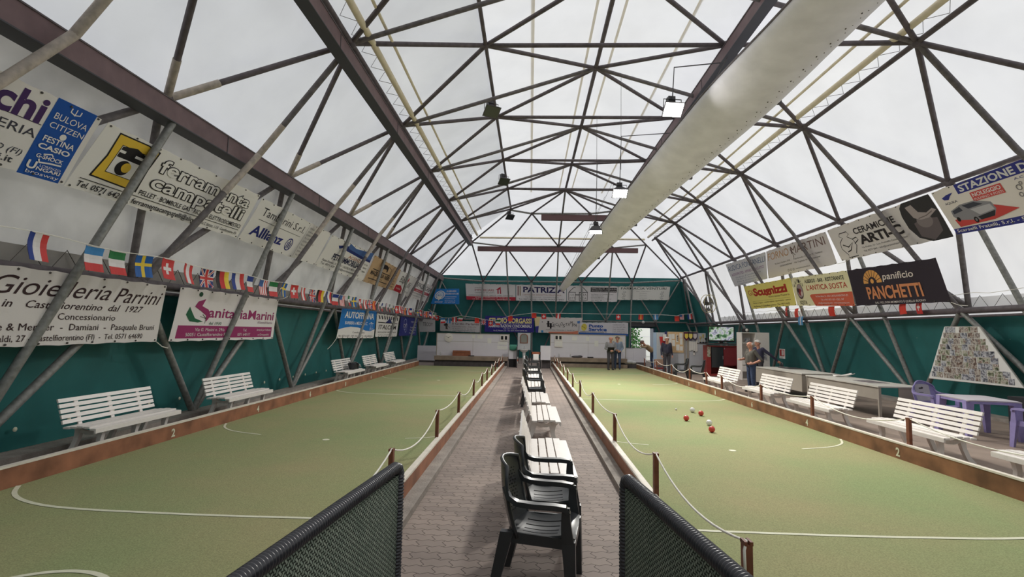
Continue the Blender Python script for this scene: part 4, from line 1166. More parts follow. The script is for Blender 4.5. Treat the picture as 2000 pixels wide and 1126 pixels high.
for i, (x, c, c2) in enumerate(((7.42, (96, 40, 70), (236, 210, 90)), (7.62, (70, 60, 90), (236, 216, 120)), (7.82, (90, 80, 104), (220, 210, 210)))):
    t = thing('club_pennant', '%s pennant hanging above the paper slips' % ('dark red and yellow', 'dark violet and gold', 'violet and white')[i], 'pennant', (x, 24.66, 1.94), 0, 'club pennants')
    MB().prism([(-0.12, 0), (0.12, 0), (0.12, -0.28), (0, -0.42), (-0.12, -0.28)], lambda q, k: (q[0], (0.0, 0.012)[k], q[1])).build('cloth', flat(c), t)
    MB().prism([(-0.08, -0.08), (0.08, -0.08), (0.08, -0.24), (0, -0.33), (-0.08, -0.24)], lambda q, k: (q[0], (-0.008, 0.0)[k], q[1])).build('emblem', flat(c2), t)
    MB().tube([(-0.13, 0, 0.01), (0.13, 0, 0.01)], 0.01, 6).build('rod', 'brass', t)
t = thing('red_pennant', 'red and white cloth pinned beside the head of the white-haired man', 'pennant', (6.22, 24.72, 1.2))
MB().sheet(lambda u, v: (0.02 + 0.26 * u - 0.08 * v, -0.02 * math.sin(6 * u), 0.5 * v), 8, 8, 0.01).build('cloth', flat((196, 60, 60)), t, smooth=True)
MB().box(0.1, 0.26, -0.06, -0.03, 0.3, 0.62).build('white_patch', 'paper', t)
slab_thing('blue_banner_strip', 'dark blue striped cloth strip beside the cork board', 'cloth', 6.42, 6.52, 24.70, 24.72, 1.25, 1.95, flat((60, 60, 110)))
slab_thing('door_post_panel', 'pale blue sheet standing beside the open door', 'panel', 6.02, 6.3, 25.3, 25.34, 0.02, 1.9, mat('pale_blue_sheet', S(186, 206, 232), 0.4))

# red cabinet with shelf and television
c = thing('red_cabinet', 'tall red cabinet with a dark glass door under the television', 'cabinet', (7.92, 23.35, 0))
MB().box(0, 0.18, 0, 0.5, 0, 1.36).box(1.36, 1.42, 0, 0.5, 0, 1.36).box(0.18, 1.36, 0.46, 0.495, 0, 1.3).box(0.18, 1.36, 0.004, 0.495, 1.3, 1.355).box(0.18, 1.36, 0.02, 0.46, 0.0, 0.1).build('carcass', 'red_cab', c)
g = MB().box(0.2, 0.72, -0.015, 0.01, 0.38, 1.28).build('glass_door', 'glass_dark', c)
MB().box(0.69, 0.71, -0.03, -0.015, 0.75, 0.9).build('handle', 'chrome', g)
wd = MB().box(0.74, 1.36, -0.015, 0.01, 0.5, 1.28).build('door', 'wine', c)
MB().box(0.76, 0.79, -0.03, -0.015, 1.2, 1.26).build('handle', 'chrome', wd)
MB().box(0.74, 1.36, 0.02, 0.46, 0.26, 0.3).box(0.74, 1.36, 0.02, 0.46, 0.46, 0.49).build('shelf', 'red_cab', c)
slab_thing('wall_shelf', 'long dark shelf carrying the television and small trophies', 'shelf', 7.6, 9.45, 23.25, 23.7, 1.40, 1.45, 'metal_dark')
tv = thing('television', 'black flat television showing a green match picture on the dark shelf', 'television', (8.02, 23.42, 1.47))
MB().box(0, 1.16, 0, 0.06, 0.06, 0.76).build('bezel', 'black', tv)
MB().box(0.04, 1.12, -0.004, 0.0, 0.12, 0.72).build('screen', 'screen', tv)
MB().box(0.3, 0.86, -0.08, 0.14, -0.02, 0.0).box(0.5, 0.66, 0.02, 0.05, 0.0, 0.1).build('stand', 'black', tv)
for i, (x, h, m) in enumerate(((7.68, 0.3, 'brass'), (7.8, 0.4, 'brass'), (7.92, 0.24, 'black'))):
    t = thing('trophy', ('tall pale', 'tallest gold', 'small black')[i] + ' trophy on the shelf beside the television', 'trophy', (x, 23.45, 1.45), 0, 'trophies on the shelf')
    MB().box(-0.04, 0.04, -0.04, 0.04, 0, 0.06).build('plinth', 'black', t)
    MB().lathe([(0.015, 0.06), (0.012, h * 0.5), (0.045, h * 0.7), (0.05, h), (0.04, h), (0.0, h * 0.72)], n=14).build('cup', m, t, smooth='auto')
slab_thing('black_speaker', 'small black loudspeaker on the shelf between television and white cabinet', 'speaker', 9.27, 9.4, 23.35, 23.5, 1.45, 1.68, 'black')
slab_thing('poster_strip', 'narrow picture strip pinned to the red cabinet side', 'poster', 7.94, 8.08, 23.335, 23.345, 0.85, 1.3, 'photo_c')
# white cabinet
c = thing('white_cabinet', 'white tall cabinet with an open top shelf beside the television', 'cabinet', (8.75, 21.6, 0))
MB().box(0, 0.03, 0, 0.5, 0, 1.96).box(0.56, 0.595, 0, 0.5, 0, 1.96).box(0.03, 0.56, 0.003, 0.49, 1.925, 1.955).box(0.03, 0.56, 0.47, 0.49, 0.01, 1.925).box(0.03, 0.56, 0.006, 0.47, 1.5, 1.53).box(0.03, 0.56, 0.006, 0.47, 0.9, 0.93).box(0.03, 0.56, 0.004, 0.47, 0.0, 0.06).build('carcass', 'white_plastic', c)
dr = MB().box(0.6, 1.13, 0.0, 0.5, 0.0, 1.96).build('door', 'white_plastic', c)
MB().box(0.64, 0.68, -0.02, 0.0, 1.3, 1.4).box(0.64, 0.67, -0.02, 0, 1.05, 1.1).build('handle', 'black', dr)
for z in (0.35, 0.62): MB().box(0.03, 0.56, -0.012, 0.01, z, z + 0.24).build('drawer', 'white_plastic', c)
slab_thing('framed_photo', 'small framed picture in the open shelf of the white cabinet', 'picture', 8.95, 9.15, 21.75, 21.78, 1.54, 1.72, 'photo_b')
slab_thing('paper_notice', 'grey sheet with print taped low on the white cabinet door', 'notice', 9.5, 9.75, 21.585, 21.595, 0.85, 1.15, 'photo_b')
t = thing('floor_lamp_head', 'dark round spotlight resting on top of the white cabinet', 'lamp', (9.0, 21.8, 1.97))
MB().lathe([(0.12, 0), (0.15, 0.05), (0.14, 0.14), (0.0, 0.16)], n=18).build('body', 'black', t, smooth='auto')
MB().ball((0, -0.14, 0.08), (0.06, 0.03, 0.06), 12, 8).build('bulb', 'white_plastic', t, smooth=True)
tag(MB().lathe([(0.16, 0), (0.16, 0.34), (0.12, 0.4), (0.0, 0.4)], n=18).build('gas_drum', 'panel', smooth='auto', loc=(9.35, 20.9, 0.02)), 'pale drum standing before the white cabinet', 'drum')
# fire point sign on a tube
t = thing('fire_sign', 'small red and white fire-hose sign on a frame tube beside the white cabinet', 'sign', (10.52, 21.86, 0.9))
MB().box(-0.012, 0.0, -0.24, 0.24, 0, 0.40).build('plate', 'paper', t)
MB().box(-0.016, -0.012, -0.2, 0.2, 0.1, 0.37).build('red_field', flat((200, 70, 66)), t)
MB().box(-0.019, -0.016, -0.08, 0.02, 0.13, 0.34).box(-0.019, -0.016, -0.15, -0.11, 0.13, 0.34).box(-0.016, -0.0125, -0.16, 0.16, 0.04, 0.07).build('pictogram', 'paper', t)
MB().box(0, 0.03, -0.02, 0.02, 0.1, 0.14).build('bracket', 'galv', t)
# brown chair beside the man in navy
t = thing('brown_chair', 'brown chair with beige back behind the white-haired man', 'chair', (6.12, 24.42, 0), 0.1)
MB().box(-0.2, 0.2, 0.16, 0.2, 0.36, 0.64).build('backrest', mat('beige_pad', S(190, 160, 140), 0.7), t)
MB().box(-0.2, 0.2, -0.22, 0.18, 0.2, 0.26).build('seat', 'wine', t)
for x in (-0.2, 0.2):
    for y in (-0.2, 0.19): MB().box(x - 0.018, x + 0.018, y - 0.018, y + 0.018, 0, 0.62 if y > 0 else 0.25).build('leg', 'brown_box', t)
# fan
t = thing('industrial_fan', 'large wall fan with round wire guard high in the corner above the television', 'fan', (9.0, 26.2, 3.4), 0.55)
Rg = 0.45
for y in (-0.11, 0.11): MB().tube([(Rg * math.cos(2 * PI * i / 40), y, Rg * math.sin(2 * PI * i / 40)) for i in range(40)], 0.016, 8, closed=True).build('guard_ring', 'brass', t, smooth=True)
mb = MB()
for i in range(24):
    a = 2 * PI * i / 24
    mb.tube([(0.07 * math.cos(a), -0.16, 0.07 * math.sin(a)), (Rg * 0.6 * math.cos(a), -0.15, Rg * 0.6 * math.sin(a)), (Rg * math.cos(a), -0.11, Rg * math.sin(a))], 0.0035, 4)
mb.build('wire_grille', 'brass', t)
for i in range(3):
    a0 = 2 * PI * i / 3 + 0.5
    MB().sheet(lambda u, v: ((0.07 + 0.31 * u) * math.cos(a0 + (v - 0.5) * (0.5 + 0.75 * u)), 0.06 * (v - 0.5), (0.07 + 0.31 * u) * math.sin(a0 + (v - 0.5) * (0.5 + 0.75 * u))), 8, 8, 0.006).build('blade', 'metal_dark', t, smooth='auto')
MB().lathe([(0, -0.08), (0.08, -0.06), (0.09, 0.06), (0.07, 0.22), (0, 0.24)], n=16, axis='y').build('motor', 'metal_dark', t, smooth='auto')
MB().tube([(0, 0.12, -0.08), (0, 0.16, -0.7), (0.25, 0.3, -1.0)], 0.022, 8).build('bracket', 'metal_dark', t, smooth=True)
tag(MB().tube([(9.1, 26.0, 2.45), (8.9, 25.2, 2.4), (8.55, 23.5, 2.2)], 0.03, 8).build('hanging_pole', 'black', smooth=True), 'black pole hanging between the fan and the television', 'pole')

# ------------------------------------------------------------------ people
def capsule(mb, p, q, r0, r1, n=14):
    p = Vector(p); q = Vector(q); d = (q - p)
    L = d.length; d = d / L if L > 1e-6 else Vector((0, 0, 1))
    pts = []; rr = []
    for i in range(5):
        a = PI / 2 * (1 - i / 4); pts.append(p - d * r0 * math.sin(a)); rr.append(max(r0 * math.cos(a), 0.0015))
    for i in range(5):
        a = PI / 2 * i / 4; pts.append(q + d * r1 * math.sin(a)); rr.append(max(r1 * math.cos(a), 0.0015))
    mb.tube(pts, rr, n)
def person(label, loc, rz, J, look, hair, group=None, belly=0.0):
    """one continuous figure: overlapping tapered limbs fused by a voxel remesh; face colours follow the nearest limb. front = -Y"""
    V = Vector
    prims = []
    def P(a, b, r0, r1, m): prims.append((V(a), V(b), r0, r1, m))
    top, bot, shoe, skin = look['top'], look['bottom'], 'shoe', 'skin'
    pel, che, nk, hd = V(J['pelvis']), V(J['chest']), V(J['neck']), V(J['head'])
    side = V(J.get('side', (1, 0, 0))).normalized()
    for s in (-1, 1):
        P(pel + side * 0.075 * s, pel + side * 0.075 * s + V((0, 0, 0.02)), 0.125, 0.125, bot)
        P(pel + side * 0.07 * s + (che - pel) * 0.2, che + side * 0.085 * s, 0.125, 0.118, top)
        P(che + side * 0.085 * s, V(J['shoulder'][s]) , 0.1, 0.066, top)
        P(J['shoulder'][s], J['elbow'][s], 0.062, 0.05, top)
        sl = look.get('sleeve', 1.0)
        e, w = V(J['elbow'][s]), V(J['wrist'][s])
        if sl >= 1: P(e, w, 0.047, 0.036, top)
        else:
            P(e, w, 0.044, 0.029, skin)
        f = V(J['fingers'][s]) - w
        f = f.normalized()
        pn = V(J.get('palm', {-1: (0, 0, -1), 1: (0, 0, -1)})[s])
        sd = f.cross(pn).normalized()
        P(w, w + f * 0.08, 0.027, 0.036, skin)
        for i, L in enumerate((0.066, 0.078, 0.072, 0.055)):
            b0 = w + f * 0.09 + sd * (i - 1.5) * 0.02
            b1 = b0 + f * L * 0.55 + pn * 0.006; b2 = b1 + f * L * 0.4 + pn * 0.022
            P(b0, b1, 0.0105, 0.0095, skin); P(b1, b2, 0.0095, 0.008, skin)
        t0 = w + f * 0.035 + sd * -0.035
        P(t0, t0 + f * 0.045 - sd * 0.03 + pn * 0.012, 0.0125, 0.009, skin)
        P(J['hip'][s], J['knee'][s], 0.095, 0.066, bot); P(J['knee'][s], J['ankle'][s], 0.066, 0.052, bot)
        a = V(J['ankle'][s]); td = V(J.get('toe', {-1: (0, -1, 0), 1: (0, -1, 0)})[s]).normalized()
        P(V((a.x, a.y, 0.048)) - td * 0.04, V((a.x, a.y, 0.04)) + td * 0.15, 0.046, 0.038, shoe)
    if belly:
        P(pel + (che - pel) * 0.25 + V(J['front']) * 0.06, pel + (che - pel) * 0.75 + V(J['front']) * 0.04, belly, belly, top)
    fr = V(J['face']).normalized(); up = (hd - nk).normalized(); sd = fr.cross(up).normalized()
    P(nk - up * 0.06, hd, 0.056, 0.055, skin)
    P(hd - fr * 0.012 + up * 0.025, hd - fr * 0.004 + up * 0.032, 0.092, 0.09, skin)       # skull
    P(hd + fr * 0.03 - up * 0.045, hd + fr * 0.036 - up * 0.06, 0.062, 0.05, skin)        # jaw
    P(hd + fr * 0.088 + up * 0.012, hd + fr * 0.108 - up * 0.018, 0.012, 0.017, skin)     # nose
    P(hd + fr * 0.072 + sd * 0.04 + up * 0.045, hd + fr * 0.072 - sd * 0.04 + up * 0.045, 0.016, 0.016, skin)   # brow
    for s in (-1, 1):
        P(hd + sd * s * 0.09 + up * 0.02, hd + sd * s * 0.095 - up * 0.012, 0.016, 0.012, skin)  # ears
    mb = MB()
    for a, b, r0, r1, m in prims: capsule(mb, a, b, r0, r1)
    tmp = mb.build('figure', 'skin')
    md = tmp.modifiers.new('fuse', 'REMESH'); md.mode = 'VOXEL'; md.voxel_size = 0.009; md.use_smooth_shade = True
    sm = tmp.modifiers.new('soft', 'SMOOTH'); sm.iterations = 3; sm.factor = 0.5
    dg = bpy.context.evaluated_depsgraph_get()
    me = bpy.data.meshes.new_from_object(tmp.evaluated_get(dg))
    bpy.data.objects.remove(tmp)
    names = []
    for pr in prims:
        if pr[4] not in names: names.append(pr[4])
    me.materials.clear()
    for nme in names: me.materials.append(M[nme])
    data = [(a, b - a, max((b - a).length_squared, 1e-9), r0, r1, names.index(m)) for a, b, r0, r1, m in prims]
    for poly in me.polygons:
        c = poly.center; best = 1e9; bi = 0
        for a, d, l2, r0, r1, mi in data:
            t = max(0.0, min(1.0, (c - a).dot(d) / l2))
            ds = (c - (a + d * t)).length - (r0 + (r1 - r0) * t)
            if ds < best: best = ds; bi = mi
        poly.material_index = bi; poly.use_smooth = True
    body = bpy.data.objects.new('person', me); COL.objects.link(body)
    body.location = loc; body.rotation_euler = (0, 0, rz)
    tag(body, label, 'person', group)
    # face details and hair as children
    mb = MB()
    for s in (-1, 1): mb.ball(hd + fr * 0.083 + sd * s * 0.032 + up * 0.024, (0.009, 0.009, 0.008), 8, 6)
    mb.build('eye', 'black', body)
    mb = MB(); mb.tube([hd + fr * 0.088 - sd * 0.024 - up * 0.055, hd + fr * 0.094 - up * 0.057, hd + fr * 0.088 + sd * 0.024 - up * 0.055], 0.005, 6)
    mb.build('mouth', flat((150, 80, 76)), body, smooth=True)
    kind, m = hair
    def cap_pt(u, v, r, lo):
        ph = lo * v; th = 2 * PI * u
        dirv = up * math.cos(ph) + (sd * math.cos(th) + -fr * math.sin(th)) * math.sin(ph)
        return hd - fr * 0.008 + up * 0.03 + dirv * r
    if kind == 'full':
        def h(u, v):
            back = 0.5 + 0.5 * math.sin(2 * PI * u)
            return cap_pt(u, v, 0.105 + 0.004 * math.sin(40 * u), 1.05 + 0.85 * back)
        MB().sheet(h, 28, 10, 0.014).build('hair', m, body, smooth=True)
    elif kind == 'fringe':
        def h(u, v):
            a = PI * (u - 0.0); th = 2 * PI * (0.0 + 0.5 * u) 
            ph = 1.15 + 0.65 * v
            dirv = up * math.cos(ph) + (sd * math.cos(th) - fr * math.sin(th)) * math.sin(ph)
            return hd - fr * 0.008 + up * 0.03 + dirv * 0.099
        MB().sheet(h, 20, 6, 0.012).build('hair', m, body, smooth=True)
    elif kind == 'cap':
        mb = MB().sheet(lambda u, v: cap_pt(u, v, 0.112, 1.45), 28, 8, 0.012)
        mb.sheet(lambda u, v: hd + up * 0.055 + fr * (0.085 + 0.085 * v * math.sin(PI * (0.15 + 0.7 * u))) + sd * (0.15 * (u - 0.5)) - up * 0.018 * v, 10, 5, 0.008)
        mb.build('flat_cap', m, body, smooth=True)
    return body
def stand(H=1.7, lean=0.0):
    k = H / 1.7
    s = lambda x, y, z: (x * k, y * k, z * k)
    J = {'pelvis': s(0, 0.0, 0.93), 'chest': s(0, -lean * 0.3, 1.28), 'neck': s(0, -lean * 0.45 - 0.005, 1.45), 'head': s(0, -lean * 0.6 - 0.03, 1.575), 'face': (0, -1, 0), 'front': (0, -1, 0),
         'shoulder': {}, 'elbow': {}, 'wrist': {}, 'fingers': {}, 'hip': {}, 'knee': {}, 'ankle': {}}
    for q in (-1, 1):
        J['shoulder'][q] = s(0.19 * q, -lean * 0.4 + 0.01, 1.385); J['elbow'][q] = s(0.25 * q, 0.03, 1.10); J['wrist'][q] = s(0.26 * q, -0.05, 0.86); J['fingers'][q] = s(0.255 * q, -0.075, 0.76)
        J['hip'][q] = s(0.095 * q, 0, 0.9); J['knee'][q] = s(0.11 * q, -0.015, 0.48); J['ankle'][q] = s(0.115 * q, 0.02, 0.09)
    J['palm'] = {-1: (1, 0, 0), 1: (-1, 0, 0)}
    return J
def sc(v, k): return tuple(c * k for c in v)
# 1: bald man, grey shirt, arms crossed in front
J = stand(1.64)
J['elbow'] = {-1: (-0.27, 0.0, 1.06), 1: (0.27, 0.0, 1.06)}; J['wrist'] = {-1: (-0.07, -0.19, 0.99), 1: (0.08, -0.2, 0.96)}; J['fingers'] = {-1: (0.05, -0.22, 0.955), 1: (-0.02, -0.235, 0.94)}
J['palm'] = {-1: (0, 1, 0), 1: (0, 1, 0)}; J['face'] = (0.1, -1, -0.15)
person('bald man in a grey shirt holding a dark folder before him at the lane end', (4.02, 25.75, 0), 0.12, J, {'top': 'grey_shirt', 'bottom': 'dark_trousers'}, ('fringe', 'hair_grey'), belly=0.13)
tag(MB().box(-0.16, 0.16, -0.012, 0.012, -0.11, 0.11, mtx=Matrix.Rotation(0.5, 4, 'X')).build('folder', 'black', loc=(4.0, 25.51, 1.03)), 'dark folder held by the bald man in the grey shirt', 'folder')
# 2: man in denim shirt
J = stand(1.66)
J['elbow'] = {-1: (-0.26, 0.02, 1.08), 1: (0.27, 0.02, 1.08)}; J['wrist'] = {-1: (-0.1, -0.2, 0.98), 1: (0.16, -0.17, 0.93)}; J['fingers'] = {-1: (0.0, -0.25, 0.97), 1: (0.08, -0.24, 0.9)}
J['face'] = (-0.25, -1, -0.1)
person('man in denim shirt and jeans standing close behind the bald man', (4.44, 26.25, 0), -0.15, J, {'top': 'denim_shirt', 'bottom': 'denim'}, ('full', 'hair_grey'))
# 3: stooping man leaning on the partition, seen from the side, facing -X
J = {'pelvis': (0.0, 0.0, 0.90), 'chest': (0.0, -0.34, 1.13), 'neck': (0, -0.48, 1.26), 'head': (0, -0.58, 1.35), 'face': (0, -1, -0.55), 'front': (0, -0.6, -0.8), 'side': (1, 0, 0),
     'shoulder': {-1: (-0.17, -0.42, 1.18), 1: (0.17, -0.42, 1.18)}, 'elbow': {-1: (-0.19, -0.42, 1.13 - 0.02), 1: (0.2, -0.5, 1.11)}, 'wrist': {-1: (-0.07, -0.62, 1.2), 1: (0.05, -0.66, 1.14)},
     'fingers': {-1: (-0.03, -0.66, 1.29), 1: (-0.06, -0.7, 1.14)}, 'palm': {-1: (0, 1, 0), 1: (0, 0, -1)},
     'hip': {-1: (-0.09, 0, 0.88), 1: (0.09, 0, 0.88)}, 'knee': {-1: (-0.1, -0.03, 0.47), 1: (0.1, 0.05, 0.47)}, 'ankle': {-1: (-0.11, 0.05, 0.09), 1: (0.11, 0.2, 0.09)}}
J['elbow'] = {-1: (-0.2, -0.5, 1.11), 1: (0.2, -0.52, 1.11)}
person('man in a beige jacket and cap stooping over the grey partition by the door', (6.62, 28.02, 0), -PI / 2 + 0.25, J, {'top': 'beige_jacket', 'bottom': 'denim'}, ('cap', 'cap_cloth'))
# 4: white-haired man in navy jacket
J = stand(1.68); J['face'] = (-0.05, -1, 0)
J['wrist'][-1] = (-0.27, -0.02, 0.85); J['wrist'][1] = (0.27, -0.02, 0.85)
person('white-haired man in an open navy jacket standing in front of the cork board', (6.38, 24.25, 0), 0.2, J, {'top': 'navy_jacket', 'bottom': 'dark_trousers'}, ('full', 'hair_white'), belly=0.11)
# 5: bald man in grey T-shirt and jeans, hand on hip, facing -X
J = stand(1.62); J['face'] = (0, -1, 0.02)
J['elbow'][1] = (0.34, 0.14, 1.05); J['wrist'][1] = (0.21, -0.06, 0.93); J['fingers'][1] = (0.15, -0.14, 0.92)
J['elbow'][-1] = (-0.25, -0.06, 1.06); J['wrist'][-1] = (-0.17, -0.28, 1.03); J['fingers'][-1] = (-0.1, -0.36, 1.05)
J['palm'] = {1: (-1, 0, 0), -1: (0, 0, -1)}
person('bald man in a grey T-shirt with hand on hip standing behind the white benches', (7.18, 17.0, 0), -PI / 2 + 0.15, J, {'top': 'grey_tee', 'bottom': 'denim', 'sleeve': 0.4}, ('fringe', 'hair_white'), belly=0.13)
# 6: white-haired man in navy knit reaching to a chair behind
J = stand(1.66); J['face'] = (-0.2, -1, -0.1)
J['elbow'][1] = (0.34, 0.2, 1.16); J['wrist'][1] = (0.4, 0.44, 0.96); J['fingers'][1] = (0.42, 0.52, 0.9)
J['elbow'][-1] = (-0.24, -0.12, 1.1); J['wrist'][-1] = (-0.16, -0.3, 1.08); J['fingers'][-1] = (-0.12, -0.4, 1.08)
person('white-haired man in a navy sweater reaching back behind the bald man', (8.2, 18.78, 0), -PI / 2 + 0.3, J, {'top': 'navy_knit', 'bottom': 'dark_trousers'}, ('full', 'hair_white'), belly=0.13)

# ------------------------------------------------------------------ banners
# corners in metres: top-left, top-right, bottom-right, bottom-left as one reads the banner
BANNERS = {
    'hi': [(-6.2, 3.5, 4.69), (-6.18, 6.9, 4.74), (-6.57, 6.8, 3.73), (-6.61, 3.4, 3.63)],
    'ferramenta': [(-6.18, 7.02, 4.73), (-6.16, 11.16, 4.78), (-6.56, 11.05, 3.75), (-6.58, 6.84, 3.72)],
    'tamburini': [(-6.17, 11.28, 4.76), (-6.18, 15.45, 4.73), (-6.58, 15.16, 3.7), (-6.57, 11.1, 3.73)],
    'petri': [(-6.19, 15.51, 4.71), (-6.17, 19.76, 4.76), (-6.6, 19.73, 3.65), (-6.58, 15.24, 3.69)],
    'macelleria': [(-6.18, 19.86, 4.73), (-6.21, 24.22, 4.65), (-6.6, 24.15, 3.65), (-6.6, 19.86, 3.65)],
    'bih': [(-6.22, 24.34, 4.64), (-6.22, 28.01, 4.62), (-6.64, 27.16, 3.56), (-6.6, 24.23, 3.66)],
    'spazio': [(-6.22, 28.12, 4.63), (-6.24, 32.66, 4.58), (-6.64, 32.67, 3.55), (-6.63, 27.26, 3.57)],
    'parrini': [(-6.55, 5.36, 2.52), (-6.55, 8.96, 2.52), (-6.68, 8.99, 1.5), (-6.68, 5.39, 1.47)],
    'sanitaria': [(-6.55, 9.33, 2.53), (-6.55, 13.07, 2.53), (-6.68, 13.14, 1.49), (-6.68, 9.3, 1.49)],
    'autofficina': [(-6.55, 17.61, 2.5), (-6.54, 21.57, 2.55), (-6.69, 21.85, 1.41), (-6.68, 17.57, 1.46)],
    'italcom': [(-6.55, 21.76, 2.49), (-6.55, 25.59, 2.47), (-6.69, 25.65, 1.44), (-6.69, 21.97, 1.46)],
    'blueb': [(-6.55, 25.79, 2.48), (-6.55, 29.85, 2.48), (-6.68, 30.06, 1.47), (-6.68, 25.94, 1.47)],
    'tecay': [(-6.99, 32.0, 2.54), (-5.95, 32.0, 2.49), (-5.93, 32.0, 1.69), (-6.96, 32.0, 1.67)],
    'soccorso': [(-6.28, 33.8, 4.57), (-4.74, 33.8, 4.6), (-4.71, 33.8, 3.54), (-6.63, 33.8, 3.54)],
    'immobiliare': [(-4.55, 35.45, 5.1), (-1.05, 35.45, 5.08), (-1.03, 35.45, 3.94), (-4.45, 35.45, 3.96)],
    'patrizia': [(-1.01, 35.45, 5.08), (2.47, 35.45, 5.06), (2.48, 35.45, 3.94), (-0.99, 35.45, 3.94)],
    'lamiaottica': [(2.5, 35.45, 5.07), (6.03, 35.45, 5.07), (5.96, 35.45, 3.97), (2.51, 35.45, 3.95)],
    'farmacia': [(6.06, 35.42, 5.06), (9.59, 35.42, 5.1), (9.48, 35.42, 4.15), (5.99, 35.42, 4.11)],
    'grillo': [(-6.19, 35.2, 2.49), (-3.43, 35.2, 2.47), (-3.44, 35.2, 1.7), (-6.2, 35.2, 1.75)],
    'borgassi': [(-3.08, 35.2, 2.87), (0.26, 35.2, 2.85), (0.28, 35.2, 1.77), (-3.13, 35.2, 1.74)],
    'tecno': [(0.3, 35.2, 2.86), (3.59, 35.2, 2.84), (3.32, 35.2, 1.72), (0.39, 35.2, 1.77)],
    'punto': [(3.41, 35.1, 2.52), (6.66, 35.1, 2.58), (6.66, 35.1, 1.65), (3.34, 35.1, 1.72)],
    'audio': [(9.94, 26.31, 5.44), (9.95, 21.92, 5.39), (10.33, 22.58, 4.31), (10.35, 26.25, 4.27)],
    'forno': [(9.95, 21.82, 5.4), (9.95, 17.49, 5.39), (10.34, 17.52, 4.28), (10.33, 22.53, 4.3)],
    'ceramiche': [(9.95, 17.41, 5.41), (9.94, 12.98, 5.44), (10.33, 12.75, 4.32), (10.32, 17.23, 4.33)],
    'stazione': [(9.93, 12.88, 5.45), (9.9, 8.98, 5.54), (10.37, 8.76, 4.2), (10.32, 12.65, 4.35)],
    'gli': [(9.95, 24.22, 4.11), (9.96, 19.94, 4.07), (10.22, 20.02, 3.01), (10.22, 24.02, 3.03)],
    'antica': [(9.96, 19.9, 4.06), (9.99, 16.48, 3.94), (10.27, 16.57, 2.82), (10.23, 19.96, 2.99)],
    'panchetti': [(9.99, 16.45, 3.94), (10.02, 12.93, 3.83), (10.3, 12.9, 2.72), (10.28, 16.52, 2.8)],
}
